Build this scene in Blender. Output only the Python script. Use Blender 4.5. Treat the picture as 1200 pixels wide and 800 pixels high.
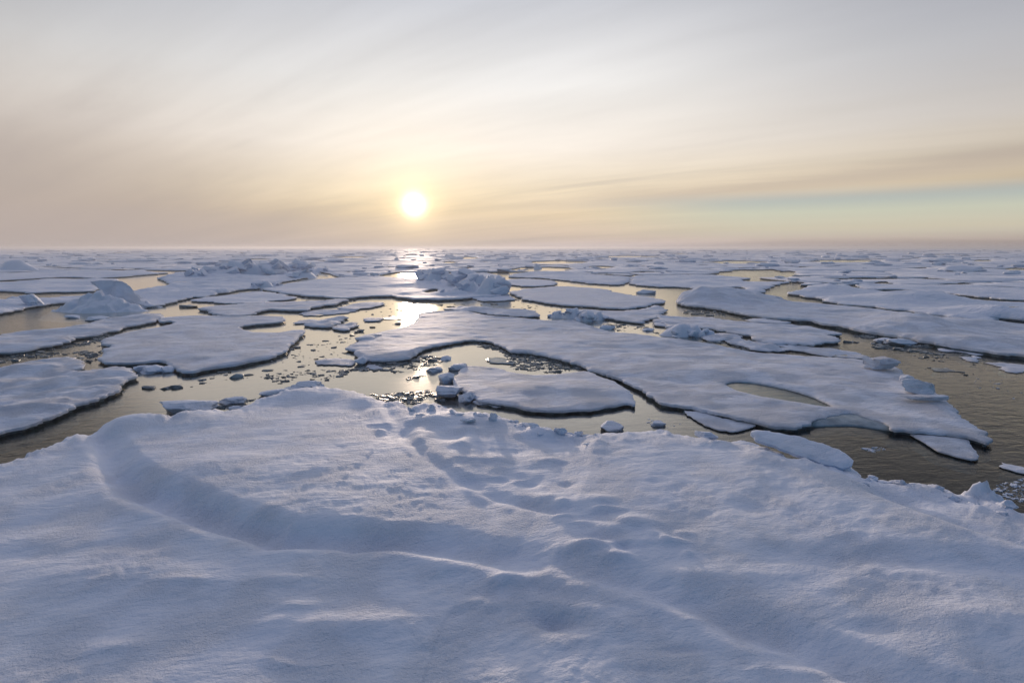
import bpy, math, random
import numpy as np
from mathutils import Vector
from mathutils.geometry import delaunay_2d_cdt

random.seed(7)
RNG = np.random.default_rng(11)
R = math.radians
for o in list(bpy.data.objects):
    bpy.data.objects.remove(o)
scene = bpy.context.scene
COL = scene.collection

# ------------------------------------------------------------------ camera
H, FPX, PITCH = 5.0, 600.0, math.atan(110 / 600.0)
cam_d = bpy.data.cameras.new('camera')
cam_d.sensor_width = 36.0
cam_d.lens = 36.0 * FPX / 1200.0
cam_d.clip_start, cam_d.clip_end = 0.1, 60000.0
cam = bpy.data.objects.new('camera', cam_d)
COL.objects.link(cam)
cam.location = (0, 0, H)
cam.rotation_euler = (math.pi / 2 - PITCH, 0, 0)
scene.camera = cam
scene.render.resolution_x, scene.render.resolution_y = 1024, 682

# ------------------------------------------------------------------ sun + sky
SUN_EL, SUN_AZ = 4.47, -10.5           # degrees; azimuth from +Y, right positive
SD = Vector((math.sin(R(SUN_AZ)) * math.cos(R(SUN_EL)), math.cos(R(SUN_AZ)) * math.cos(R(SUN_EL)), math.sin(R(SUN_EL))))
sun_d = bpy.data.lights.new('sun', 'SUN')
sun_d.energy, sun_d.angle, sun_d.color = 1.7, R(3.0), (1.0, 0.78, 0.60)
sun = bpy.data.objects.new('sun', sun_d)
COL.objects.link(sun)
sun.rotation_euler = (-SD).to_track_quat('-Z', 'Y').to_euler()
sun.location = (0, 0, 40)

scene.view_settings.view_transform = 'Standard'
scene.view_settings.look = 'None'
scene.view_settings.gamma = 1.0
scene.view_settings.exposure = 0.0
scene.view_settings.use_curve_mapping = False


class NT:
    """small helper to write node maths"""
    def __init__(s, tree):
        s.t = tree
    def new(s, typ, **kw):
        n = s.t.nodes.new(typ)
        for k, v in kw.items():
            setattr(n, k, v)
        return n
    def put(s, sock, v):
        if hasattr(v, 'links') or isinstance(v, bpy.types.NodeSocket):
            s.t.links.new(v, sock)
        else:
            sock.default_value = v
    def m(s, op, a, b=None, c=None, clamp=False):
        n = s.new('ShaderNodeMath', operation=op, use_clamp=clamp)
        for i, v in enumerate((a, b, c)):
            if v is not None:
                s.put(n.inputs[i], v)
        return n.outputs[0]
    def vm(s, op, a, b=None):
        n = s.new('ShaderNodeVectorMath', operation=op)
        s.put(n.inputs[0], a)
        if b is not None:
            s.put(n.inputs[1], b)
        return n.outputs['Value'] if op in ('DOT_PRODUCT', 'LENGTH', 'DISTANCE') else n.outputs[0]
    def ss(s, v, a, b, lo=0.0, hi=1.0):
        n = s.new('ShaderNodeMapRange', interpolation_type='SMOOTHSTEP')
        s.put(n.inputs[0], v)
        for i, q in enumerate((a, b, lo, hi)):
            s.put(n.inputs[1 + i], q)
        return n.outputs[0]
    def mix(s, f, a, b, typ='MIX'):
        n = s.new('ShaderNodeMix', data_type='RGBA', blend_type=typ)
        s.put(n.inputs[0], f)
        s.put(n.inputs[6], a)
        s.put(n.inputs[7], b)
        return n.outputs[2]
    def xyz(s, x, y, z):
        n = s.new('ShaderNodeCombineXYZ')
        for i, v in enumerate((x, y, z)):
            s.put(n.inputs[i], v)
        return n.outputs[0]
    def noise(s, vec, scale, detail=3.0, rough=0.5, dist=0.0):
        n = s.new('ShaderNodeTexNoise')
        s.put(n.inputs['Vector'], vec)
        n.inputs['Scale'].default_value = scale
        n.inputs['Detail'].default_value = detail
        n.inputs['Roughness'].default_value = rough
        n.inputs['Distortion'].default_value = dist
        return n.outputs[0]
    def ramp(s, f, stops):
        n = s.new('ShaderNodeValToRGB')
        e = n.color_ramp.elements
        while len(e) < len(stops):
            e.new(0.5)
        for q, (p, c) in zip(e, stops):
            q.position = p
            q.color = (*c, 1)
        s.put(n.inputs[0], f)
        return n.outputs[0]
    def bump(s, h, strength, dist, normal=None):
        n = s.new('ShaderNodeBump')
        n.inputs['Strength'].default_value = strength
        n.inputs['Distance'].default_value = dist
        s.put(n.inputs['Height'], h)
        if normal is not None:
            s.put(n.inputs['Normal'], normal)
        return n.outputs[0]


def C4(r, g, b):
    return (r, g, b, 1.0)


world = bpy.data.worlds.new('World')
scene.world = world
world.use_nodes = True
wt = world.node_tree
wt.nodes.clear()
w = NT(wt)
tc = w.new('ShaderNodeTexCoord')
dirv = w.vm('NORMALIZE', tc.outputs['Generated'])
sep = w.new('ShaderNodeSeparateXYZ')
w.put(sep.inputs[0], dirv)
dx, dy, dz = sep.outputs
el = w.m('MULTIPLY', w.m('ARCSINE', dz), 57.2958)
az = w.m('MULTIPLY', w.m('ARCTAN2', dx, dy), 57.2958)
theta = w.m('MULTIPLY', w.m('ARCCOSINE', w.m('MINIMUM', w.vm('DOT_PRODUCT', dirv, tuple(SD)), 0.9999999)), 57.2958)
# streaky high cloud, seen in perspective: a flat layer stretched along one wind direction
zz = w.m('ADD', w.m('MAXIMUM', dz, 0.0), 0.10)
cu, cv = w.m('DIVIDE', dx, zz), w.m('DIVIDE', dy, zz)
wa = R(-58)
along = w.m('ADD', w.m('MULTIPLY', cu, math.sin(wa)), w.m('MULTIPLY', cv, math.cos(wa)))
across = w.m('SUBTRACT', w.m('MULTIPLY', cu, math.cos(wa)), w.m('MULTIPLY', cv, math.sin(wa)))
cvec = w.xyz(w.m('MULTIPLY', along, 0.16), across, 0.0)
n1 = w.noise(cvec, 0.55, 5.0, 0.55, 0.4)
n2 = w.noise(w.xyz(w.m('MULTIPLY', along, 0.3), w.m('ADD', across, 7.3), 2.0), 1.7, 5.0, 0.6, 0.3)
streak = w.m('ADD', w.m('MULTIPLY', n1, 0.75), w.m('MULTIPLY', n2, 0.25))
cl = w.ramp(w.m('DIVIDE', el, 60.0, clamp=True), [
    (0.0, (0.53, 0.45, 0.45)), (0.02, (0.65, 0.52, 0.42)), (0.06, (0.80, 0.64, 0.44)), (0.10, (0.88, 0.74, 0.55)),
    (0.17, (0.90, 0.82, 0.73)), (0.27, (0.79, 0.77, 0.75)), (0.38, (0.59, 0.60, 0.64)), (0.60, (0.46, 0.50, 0.69)), (1.0, (0.41, 0.46, 0.70))])
# less light away from the sun's side
side = w.ss(w.m('ABSOLUTE', w.m('SUBTRACT', az, SUN_AZ + 4.0)), 6.0, 70.0, 1.05, 0.60)
mod = w.m('ADD', w.m('MULTIPLY', w.ss(streak, 0.32, 0.68), 0.28), 0.87)
cloud = w.vm('MULTIPLY', cl, w.xyz(*(3 * [w.m('MULTIPLY', side, mod)])))
# streak cloud is greyer where it is dense
dense = w.ss(streak, 0.50, 0.32)
cloud = w.mix(w.m('MULTIPLY', dense, 0.22), cloud, C4(0.50, 0.45, 0.44))
# cloud banks: a long low band rising to the right, a brown-grey bank on the left, a grey one high on the right
wob = w.m('MULTIPLY', w.m('SUBTRACT', n2, 0.5), 1.6)
bandd = w.m('DIVIDE', w.m('SUBTRACT', w.m('ADD', el, wob), w.m('ADD', w.m('MULTIPLY', az, 0.055), 4.4)), 0.85)
band = w.m('MULTIPLY', w.m('EXPONENT', w.m('MULTIPLY', w.m('MULTIPLY', bandd, bandd), -1.0)), w.ss(az, -22.0, 24.0))
cloud = w.mix(w.m('MULTIPLY', band, 0.55), cloud, C4(0.50, 0.42, 0.36))
lb = w.m('MULTIPLY', w.m('MULTIPLY', w.ss(az, -12.0, -44.0), w.ss(w.m('ADD', el, w.m('MULTIPLY', wob, 2.0)), 17.0, 5.0)), 0.75)
cloud = w.mix(lb, cloud, C4(0.43, 0.37, 0.36))
low_ = w.m('MULTIPLY', w.ss(w.m('ADD', el, wob), 5.0, 2.4), w.ss(az, 14.0, -16.0))
cloud = w.mix(w.m('MULTIPLY', low_, 0.50), cloud, C4(0.50, 0.42, 0.38))
lt = w.m('MULTIPLY', w.m('MULTIPLY', w.ss(az, -6.0, -48.0), w.ss(w.m('ADD', el, w.m('MULTIPLY', wob, 3.0)), 10.0, 24.0)), 0.55)
cloud = w.mix(lt, cloud, C4(0.40, 0.42, 0.48))
rb = w.m('MULTIPLY', w.m('MULTIPLY', w.ss(az, 6.0, 50.0), w.ss(w.m('ADD', el, w.m('MULTIPLY', wob, 3.0)), 6.0, 20.0)), 0.72)
cloud = w.mix(rb, cloud, C4(0.38, 0.40, 0.47))
# clear strip low on the right
gap = w.m('MULTIPLY', w.ss(az, 4.0, 26.0), w.m('MULTIPLY', w.ss(w.m('SUBTRACT', el, w.m('MULTIPLY', w.m('SUBTRACT', streak, 0.5), 1.2)), 5.7, 4.1), w.ss(el, 0.3, 1.6)))
clearc = w.ramp(w.m('DIVIDE', el, 6.0, clamp=True), [(0.0, (0.50, 0.45, 0.45)), (0.30, (0.63, 0.58, 0.45)), (0.55, (0.58, 0.61, 0.50)), (0.8, (0.37, 0.45, 0.48)), (1.0, (0.31, 0.38, 0.45))])
cloud = w.mix(w.m('MULTIPLY', gap, 0.85), cloud, clearc)
# glow of the sun in the thin cloud, and the veiled sun itself
g1 = w.m('EXPONENT', w.m('MULTIPLY', w.m('POWER', w.m('DIVIDE', theta, 9.0), 2.0), -1.0))
g2 = w.m('EXPONENT', w.m('MULTIPLY', w.m('POWER', w.m('DIVIDE', theta, 2.6), 2.0), -1.0))
disc = w.m('EXPONENT', w.m('MULTIPLY', w.m('POWER', w.m('DIVIDE', theta, 0.95), 2.0), -1.0))
gl = w.vm('ADD', w.vm('MULTIPLY', w.xyz(g1, g1, g1), (0.13, 0.092, 0.030)), w.vm('MULTIPLY', w.xyz(g2, g2, g2), (0.42, 0.32, 0.15)))
gl = w.vm('ADD', gl, w.vm('MULTIPLY', w.xyz(disc, disc, disc), (2.6, 2.3, 1.7)))
cloud = w.vm('ADD', cloud, gl)
sky = w.new('ShaderNodeTexSky', sky_type='NISHITA', sun_disc=False, sun_elevation=R(SUN_EL), sun_rotation=R(SUN_AZ), altitude=0.0, air_density=1.0, dust_density=0.4, ozone_density=4.0)
bg_sky, bg_cl, mixs, outw = w.new('ShaderNodeBackground'), w.new('ShaderNodeBackground'), w.new('ShaderNodeMixShader'), w.new('ShaderNodeOutputWorld')
wt.links.new(sky.outputs[0], bg_sky.inputs[0])
bg_sky.inputs[1].default_value = 0.15
wt.links.new(cloud, bg_cl.inputs[0])
bg_cl.inputs[1].default_value = 1.0
# the cloud sheet covers the sun's side and thins out overhead and behind
cover = w.ss(theta, 125.0, 65.0)
w.put(mixs.inputs[0], cover)
wt.links.new(bg_sky.outputs[0], mixs.inputs[1])
wt.links.new(bg_cl.outputs[0], mixs.inputs[2])
wt.links.new(mixs.outputs[0], outw.inputs[0])


# ------------------------------------------------------------------ maths helpers
CP, SP = math.cos(PITCH), math.sin(PITCH)

def ray(px, py):
    x, u = px - 600.0, 400.0 - py
    return np.array([x, FPX * CP + u * SP, u * CP - FPX * SP])

def G(px, py, z=0.0):
    """photograph pixel -> point of the level plane at height z"""
    r = ray(px, py)
    k = (z - H) / r[2]
    return np.array([r[0] * k, r[1] * k])

def GP(px, py, p0, n):
    """photograph pixel -> point of a sloping plane through p0 with normal n"""
    r, c = ray(px, py), np.array([0, 0, H])
    k = np.dot(np.array(p0) - c, n) / np.dot(r, n)
    return c + r * k

def poly(pts, z):
    return np.array([G(x, y, z) for x, y in pts])

def _h(ix, iy, seed):
    v = np.sin(ix * 127.1 + iy * 311.7 + seed * 74.7) * 43758.5453
    return v - np.floor(v)

def vnoise(x, y, seed=0):
    ix, iy = np.floor(x), np.floor(y)
    fx, fy = x - ix, y - iy
    ux, uy = fx * fx * (3 - 2 * fx), fy * fy * (3 - 2 * fy)
    a, b, c, d = _h(ix, iy, seed), _h(ix + 1, iy, seed), _h(ix, iy + 1, seed), _h(ix + 1, iy + 1, seed)
    return (a + (b - a) * ux) * (1 - uy) + (c + (d - c) * ux) * uy - 0.5

def fbm(x, y, seed=0, octv=4, gain=0.5):
    s, a = 0, 1.0
    for i in range(octv):
        s = s + a * vnoise(x * 2 ** i + 17.3 * i, y * 2 ** i - 9.1 * i, seed + i)
        a *= gain
    return s

def sstep(x, a, b):
    t = np.clip((x - a) / (b - a), 0, 1)
    return t * t * (3 - 2 * t)

def inside(P, L):
    x, y = P[:, 0], P[:, 1]
    res = np.zeros(len(P), bool)
    n = len(L)
    for i in range(n):
        x1, y1 = L[i]
        x2, y2 = L[(i + 1) % n]
        if y1 == y2:
            continue
        c = ((y1 > y) != (y2 > y)) & (x < (x2 - x1) * (y - y1) / (y2 - y1) + x1)
        res ^= c
    return res

def dist_loops(P, loops):
    best = np.full(len(P), 1e9)
    for L in loops:
        A, B = L, np.roll(L, -1, 0)
        D = B - A
        dd = np.maximum((D * D).sum(1), 1e-12)
        for s in range(0, len(P), 4000):
            q = P[s:s + 4000]
            t = np.clip(((q[:, None, :] - A[None]) * D[None]).sum(2) / dd[None], 0, 1)
            v = q[:, None, :] - (A[None] + t[..., None] * D[None])
            best[s:s + 4000] = np.minimum(best[s:s + 4000], np.sqrt((v * v).sum(2).min(1)))
    return best

def area(L):
    x, y = L[:, 0], L[:, 1]
    return 0.5 * np.sum(x * np.roll(y, -1) - np.roll(x, -1) * y)

def smooth_loop(L, ds, rough=0.0, seed=0, wl=1.0):
    """closed Catmull-Rom curve through L, resampled, with an uneven broken edge"""
    if area(L) < 0:
        L = L[::-1]
    n = len(L)
    out = []
    for i in range(n):
        p0, p1, p2, p3 = L[i - 1], L[i], L[(i + 1) % n], L[(i + 2) % n]
        k = int(np.clip(np.linalg.norm(p2 - p1) / ds, 1, 160))
        for t in np.arange(k) / k:
            tt, t3 = t * t, t * t * t
            cr = 0.5 * (2 * p1 + (p2 - p0) * t + (2 * p0 - 5 * p1 + 4 * p2 - p3) * tt + (3 * p1 - p0 - 3 * p2 + p3) * t3)
            out.append(cr * 0.55 + (p1 + (p2 - p1) * t) * 0.45)
    out = np.array(out)
    if rough > 0:
        tn = np.roll(out, -1, 0) - np.roll(out, 1, 0)
        nn = np.stack([tn[:, 1], -tn[:, 0]], 1) / np.maximum(np.linalg.norm(tn, axis=1), 1e-9)[:, None]
        a = fbm(out[:, 0] / wl, out[:, 1] / wl, seed, 4, 0.6)
        a = a + 0.55 * fbm(out[:, 0] * 4.5 / wl, out[:, 1] * 4.5 / wl, seed + 31, 3, 0.7) + 0.5 * np.clip(np.abs(vnoise(out[:, 0] * 1.7 / wl, out[:, 1] * 1.7 / wl, seed + 40)) - .25, 0, 1) * 2
        out = out + nn * (a * rough)[:, None]
    return out


# ------------------------------------------------------------------ materials
def mat(name):
    m = bpy.data.materials.new(name)
    m.use_nodes = True
    t = m.node_tree
    b = t.nodes['Principled BSDF']
    return m, NT(t), b

def snow_mat(name, grain=1.0, fine=True):
    m, n, b = mat(name)
    g = n.new('ShaderNodeNewGeometry')
    pos = g.outputs['Position']
    blot = n.noise(pos, 0.35, 4.0, 0.6)
    b.inputs['Roughness'].default_value = 0.62
    b.inputs['Specular IOR Level'].default_value = 0.25
    n.put(b.inputs['Base Color'], n.mix(n.ss(blot, 0.35, 0.65), C4(0.77, 0.80, 0.89), C4(0.815, 0.835, 0.90)))
    sp = n.new('ShaderNodeSeparateXYZ')
    n.put(sp.inputs[0], pos)
    # wind-packed ripples, stretched across the wind
    wv = n.xyz(n.m('ADD', n.m('MULTIPLY', sp.outputs[0], 0.55), n.m('MULTIPLY', sp.outputs[1], 0.20)), n.m('SUBTRACT', n.m('MULTIPLY', sp.outputs[1], 1.5), n.m('MULTIPLY', sp.outputs[0], 0.35)), sp.outputs[2])
    wind = n.noise(wv, 1.6, 5.0, 0.6, 0.5)
    nb = n.bump(wind, 0.55, 0.10 * grain)
    if fine:
        mid = n.noise(wv, 7.0, 4.0, 0.6, 0.2)
        fin = n.noise(pos, 26.0, 4.0, 0.75)
        nb = n.bump(mid, 0.55, 0.035 * grain, nb)
        patch = n.ss(n.noise(pos, 0.9, 3.0, 0.6), 0.38, 0.62, 0.35, 1.3)
        nb = n.bump(n.m('MULTIPLY', fin, patch), 0.9, 0.030 * grain, nb)
    n.put(b.inputs['Normal'], nb)
    return m

M_SNOW_NEAR = snow_mat('wind_packed_snow', 1.0, True)
M_SNOW = snow_mat('snow_on_floe', 2.4, True)
M_SNOW_FAR = snow_mat('distant_snow', 4.0, False)

def ice_mat(name, c1, c2, rough, scale=3.0):
    m, n, b = mat(name)
    pos = n.new('ShaderNodeNewGeometry').outputs['Position']
    f = n.noise(pos, scale, 5.0, 0.6)
    n.put(b.inputs['Base Color'], n.mix(n.ss(f, 0.35, 0.65), C4(*c1), C4(*c2)))
    b.inputs['Roughness'].default_value = rough
    b.inputs['IOR'].default_value = 1.31
    n.put(b.inputs['Normal'], n.bump(n.noise(pos, scale * 3, 4.0, 0.6), 0.5, 0.04))
    return m

M_ICE = ice_mat('wet_sea_ice', (0.08, 0.12, 0.15), (0.20, 0.27, 0.31), 0.25)
M_BARE = ice_mat('bare_grey_ice', (0.20, 0.25, 0.28), (0.36, 0.42, 0.45), 0.16, 2.0)
M_POOL = ice_mat('pool_floor_ice', (0.34, 0.44, 0.46), (0.42, 0.52, 0.54), 0.5, 1.0)
M_SLUSH = ice_mat('sodden_brash_ice', (0.10, 0.12, 0.13), (0.25, 0.28, 0.30), 0.3, 6.0)

def block_mat():
    m, n, b = mat('snowy_ice_block')
    g = n.new('ShaderNodeNewGeometry')
    pos = g.outputs['Position']
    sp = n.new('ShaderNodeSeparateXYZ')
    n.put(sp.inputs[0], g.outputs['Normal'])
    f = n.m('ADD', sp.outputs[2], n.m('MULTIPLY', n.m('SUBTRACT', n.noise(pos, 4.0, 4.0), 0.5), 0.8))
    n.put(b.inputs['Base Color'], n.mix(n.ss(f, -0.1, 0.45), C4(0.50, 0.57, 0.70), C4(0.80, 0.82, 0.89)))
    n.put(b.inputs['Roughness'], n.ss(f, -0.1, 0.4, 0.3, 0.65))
    n.put(b.inputs['Normal'], n.bump(n.noise(pos, 9.0, 5.0, 0.65), 0.6, 0.06))
    return m

M_BLOCK = block_mat()

def water_mat():
    m = bpy.data.materials.new('sea_water')
    m.use_nodes = True
    t = m.node_tree
    t.nodes.clear()
    n = NT(t)
    pos = n.new('ShaderNodeNewGeometry').outputs['Position']
    sp = n.new('ShaderNodeSeparateXYZ')
    n.put(sp.inputs[0], pos)
    X, Y = sp.outputs[0], sp.outputs[1]
    v = n.xyz(n.m('ADD', n.m('MULTIPLY', X, 0.55), n.m('MULTIPLY', Y, 0.15)), n.m('SUBTRACT', n.m('MULTIPLY', Y, 1.3), n.m('MULTIPLY', X, 0.25)), 0.0)
    a = n.noise(v, 2.6, 3.0, 0.55, 0.6)
    c = n.noise(v, 9.0, 3.0, 0.6, 0.3)
    # sheltered water between the floes lies calm; the open channel on the right is ruffled
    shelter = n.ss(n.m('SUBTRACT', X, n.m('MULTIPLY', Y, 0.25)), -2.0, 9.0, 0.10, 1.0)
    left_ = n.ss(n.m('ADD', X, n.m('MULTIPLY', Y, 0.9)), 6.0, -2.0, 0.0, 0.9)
    calm = n.m('MULTIPLY', n.m('MAXIMUM', shelter, left_), n.ss(n.noise(pos, 0.12, 2.0), 0.36, 0.62, 0.45, 1.0))
    hgt = n.m('MULTIPLY', n.m('ADD', a, n.m('MULTIPLY', c, 0.22)), calm)
    nb = n.bump(hgt, 1.0, 0.055)
    # open water is dark; sheltered leads get raised reflectance, a painted-in brighter sky sheen
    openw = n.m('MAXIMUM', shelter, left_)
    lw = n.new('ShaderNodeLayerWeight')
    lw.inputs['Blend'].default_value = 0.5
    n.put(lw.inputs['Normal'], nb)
    boosted_refl = n.m('ADD', n.m('MULTIPLY', n.m('POWER', lw.outputs['Facing'], n.ss(openw, 0.1, 0.9, 2.6, 6.0)), 0.95), 0.022)
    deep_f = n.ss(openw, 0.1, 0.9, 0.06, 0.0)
    refl = n.m('ADD', boosted_refl, deep_f, clamp=True)
    gls = n.new('ShaderNodeBsdfGlossy')
    gls.inputs['Roughness'].default_value = 0.13
    gls.inputs['Color'].default_value = C4(1.0, 0.965, 0.91)
    n.put(gls.inputs['Normal'], nb)
    tr = n.new('ShaderNodeBsdfTransparent')
    tr.inputs['Color'].default_value = C4(0.34, 0.44, 0.46)
    mx = n.new('ShaderNodeMixShader')
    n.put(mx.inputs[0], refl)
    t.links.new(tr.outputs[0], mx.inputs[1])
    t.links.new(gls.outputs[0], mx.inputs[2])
    o = n.new('ShaderNodeOutputMaterial')
    t.links.new(mx.outputs[0], o.inputs['Surface'])
    return m

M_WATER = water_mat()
M_DEEP, _n, _b = mat('deep_dark_water')
_b.inputs['Base Color'].default_value = C4(0.022, 0.019, 0.014)
_b.inputs['Roughness'].default_value = 1.0
_b.inputs['Specular IOR Level'].default_value = 0.0


# ------------------------------------------------------------------ object helpers
def mesh_obj(name, verts, faces, mats, parent=None, smooth=True, mat_idx=None):
    me = bpy.data.meshes.new(name)
    me.from_pydata([tuple(map(float, v)) for v in verts], [], faces)
    for m_ in (mats if isinstance(mats, (list, tuple)) else [mats]):
        me.materials.append(m_)
    if mat_idx is not None:
        me.polygons.foreach_set('material_index', np.asarray(mat_idx, dtype=np.int32))
    me.polygons.foreach_set('use_smooth', np.full(len(me.polygons), smooth))
    me.update()
    o = bpy.data.objects.new(name, me)
    COL.objects.link(o)
    if parent is not None:
        o.parent = parent
        o.matrix_parent_inverse = parent.matrix_basis.inverted()
    return o

def tag(o, label, cat, group=None):
    o['label'], o['category'] = label, cat
    if group:
        o['group'] = group
    return o

def empty(name, loc):
    o = bpy.data.objects.new(name, None)
    COL.objects.link(o)
    o.location = loc
    o.empty_display_size = 0.3
    return o

def structure(o):
    o['kind'] = 'structure'
    return o


# ------------------------------------------------------------------ floe builder
def triangulate(loops, grid_s, keep, jit=0.3, lim=40000):
    allp = np.concatenate(loops)
    mn, mx = allp.min(0), allp.max(0)
    nx, ny = int((mx[0] - mn[0]) / grid_s) + 2, int((mx[1] - mn[1]) / grid_s) + 2
    gx, gy = np.meshgrid(np.arange(nx), np.arange(ny))
    q = np.stack([gx.ravel(), gy.ravel()], 1).astype(float)
    q[:, 0] += 0.5 * (q[:, 1] % 2)
    q = mn + (q + RNG.uniform(-jit, jit, q.shape)) * grid_s
    q = q[keep(q)]
    if len(q):
        q = q[dist_loops(q, loops) > 0.45 * grid_s]
    verts, edges = [], []
    for L in loops:
        b = len(verts)
        verts += [Vector(p) for p in L]
        edges += [(b + i, b + (i + 1) % len(L)) for i in range(len(L))]
    verts += [Vector(p) for p in q]
    r = delaunay_2d_cdt(verts, edges, [], 0, 1e-6)
    V = np.array([(v.x, v.y) for v in r[0]])
    F = np.array([f for f in r[2] if len(f) == 3])
    cen = V[F].mean(1)
    F = F[keep(cen)]
    a, b, c = V[F[:, 0]], V[F[:, 1]], V[F[:, 2]]
    ar = (b[:, 0] - a[:, 0]) * (c[:, 1] - a[:, 1]) - (b[:, 1] - a[:, 1]) * (c[:, 0] - a[:, 0])
    F[ar < 0] = F[ar < 0][:, ::-1]
    F = F[np.abs(ar) > 1e-9]
    used = np.unique(F)
    mp = np.full(len(V), -1)
    mp[used] = np.arange(len(used))
    return V[used], mp[F]

def boundary_loops(F):
    E = set()
    for f in F.tolist():
        for i in range(3):
            E.add((f[i], f[(i + 1) % 3]))
    nxt = {}
    for a, b in E:
        if (b, a) not in E:
            nxt.setdefault(a, []).append(b)
    loops = []
    while nxt:
        s = next(iter(nxt))
        L, c = [], s
        while c in nxt:
            L.append(c)
            k = nxt[c].pop()
            if not nxt[c]:
                del nxt[c]
            c = k
            if c == s:
                break
        if len(L) >= 3:
            loops.append(L)
    return loops

def floe_geometry(loops, keep, t, grid_s, seed, und=0.06, undl=4.0, bumps=(), edge_w=0.5, under=0.10):
    """snow top (with a rounded lip) and the undercut wet ice below it, as two vertex/face sets"""
    V, F = triangulate(loops, grid_s, keep)
    BL = boundary_loops(F)
    e = dist_loops(V, [V[L] for L in BL])
    k = sstep(e, 0, edge_w)
    z = t * (0.93 + 0.07 * k) + k * und * (fbm(V[:, 0] / undl, V[:, 1] / (undl * 0.6), seed, 4) + 0.25 * fbm(V[:, 0] / (undl * .18), V[:, 1] / (undl * .12), seed + 9, 3))
    for (bx, by, rx, ry, hh) in bumps:
        d2 = ((V[:, 0] - bx) / rx) ** 2 + ((V[:, 1] - by) / ry) ** 2
        z = z + hh * np.exp(-d2) * (1 + 0.5 * fbm(V[:, 0] / (rx * .5), V[:, 1] / (ry * .5), seed + 3, 3)) * sstep(e, 0, edge_w * .6)
    sv = [(*p, zz) for p, zz in zip(V, z)]
    sf = [tuple(f) for f in F.tolist()]
    iv, if_ = [], []
    for L in BL:
        P = V[L]
        zt = z[L]
        tn = np.roll(P, -1, 0) - np.roll(P, 1, 0)
        nn = np.stack([tn[:, 1], -tn[:, 0]], 1) / np.maximum(np.linalg.norm(tn, axis=1), 1e-9)[:, None]
        n_ = len(L)
        w1 = 0.6 + 0.8 * (fbm(P[:, 0] / .9, P[:, 1] / .9, seed + 5, 3) + 0.5)
        rows = [(nn * (0.05 * t * w1)[:, None], zt - 0.07 * t), (nn * (0.04 * t * w1)[:, None], zt * (0.80 - 0.28 * w1) )]
        prev = L
        for off, zz in rows:
            b = len(sv)
            sv += [(p[0] + o_[0], p[1] + o_[1], h_) for p, o_, h_ in zip(P, off, zz)]
            cur = list(range(b, b + n_))
            for i in range(n_):
                j = (i + 1) % n_
                sf.append((prev[i], cur[i], cur[j], prev[j]))
            prev = cur
        off0 = rows[-1][0]
        ir = [(off0 - nn * 0.012, rows[-1][1] + 0.01), (-nn * (under * w1)[:, None], np.full(n_, 0.16 * t)), (-nn * (under * w1 * 1.1)[:, None], np.full(n_, -0.06)),
              (nn * (0.25 * t * w1)[:, None], np.full(n_, -0.25 - t * 0.8))]
        prev = None
        for off, zz in ir:
            b = len(iv)
            iv += [(p[0] + o_[0], p[1] + o_[1], h_) for p, o_, h_ in zip(P, off, zz)]
            cur = list(range(b, b + n_))
            if prev:
                for i in range(n_):
                    j = (i + 1) % n_
                    if_.append((prev[i], cur[i], cur[j], prev[j]))
            prev = cur
    return sv, sf, iv, if_

TRACED = []       # outlines of the floes placed one by one

def floe(label, pts, t=0.3, und=0.05, undl=4.0, holes=(), bumps=(), rough=None, name='ice_floe', group=None, res=1.0, parts=True, msnow=None, cat='ice floe', under=0.10):
    t = t * 0.56
    und = und * 1.9
    zt = t * 0.93
    L0 = poly(pts, zt)
    cen = L0.mean(0)
    d = max(np.linalg.norm(L0, axis=1).min(), 8.0)
    s = max(0.0085 * d, 0.10) * res
    rg = (0.010 * d if rough is None else rough) * 1.6
    seed = len(TRACED) * 3 + 1
    L = smooth_loop(L0, s * 0.6, rg, seed, max(0.045 * d, .6))
    HL = [smooth_loop(poly(h, zt), s * .7, rg * .4, seed + 1, 1.0) for h in holes]
    TRACED.append(L)
    def keep(q):
        r = inside(q, L)
        for h in HL:
            r &= ~inside(q, h)
        return r
    wb = []
    for (bx, by, rx, ry, hh) in bumps:
        c = G(bx, by, t)
        dd = np.linalg.norm(c)
        wb.append((c[0], c[1], rx * dd / FPX, ry * dd * dd / (FPX * H), hh))
    sv, sf, iv, if_ = floe_geometry([L] + HL, keep, t, s, seed, und, undl, wb, min(0.28, 0.016 * d), under)
    snow = msnow or (M_SNOW if d < 45 else M_SNOW_FAR)
    if parts:
        root = empty(name, (cen[0], cen[1], 0))
        bpy.context.view_layer.update()
        mesh_obj('snow_cover', sv, sf, snow, root)
        mesh_obj('ice_edge', iv, if_, M_ICE, root)
    else:
        nb = len(sv)
        root = mesh_obj(name, sv + iv, sf + [tuple(i + nb for i in f) for f in if_], [snow, M_ICE], None, True, [0] * len(sf) + [1] * len(if_))
    tag(root, label, cat, group)
    return root


# ------------------------------------------------------------------ block builder (lumps, blocks, boulders of ice)
ICO = {}
def ico(sub):
    if sub not in ICO:
        import bmesh
        bm = bmesh.new()
        bmesh.ops.create_icosphere(bm, subdivisions=sub, radius=1.0)
        ICO[sub] = (np.array([v.co[:] for v in bm.verts]), [tuple(v.index for v in f.verts) for f in bm.faces])
        bm.free()
    return ICO[sub]

def n3(p, s, seed):
    return (fbm(p[:, 0] * s + p[:, 2] * s * .7, p[:, 1] * s - p[:, 2] * s * .5, seed, 3) + fbm(p[:, 1] * s + 5, p[:, 2] * s * 1.3, seed + 4, 3)) * 0.5

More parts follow.
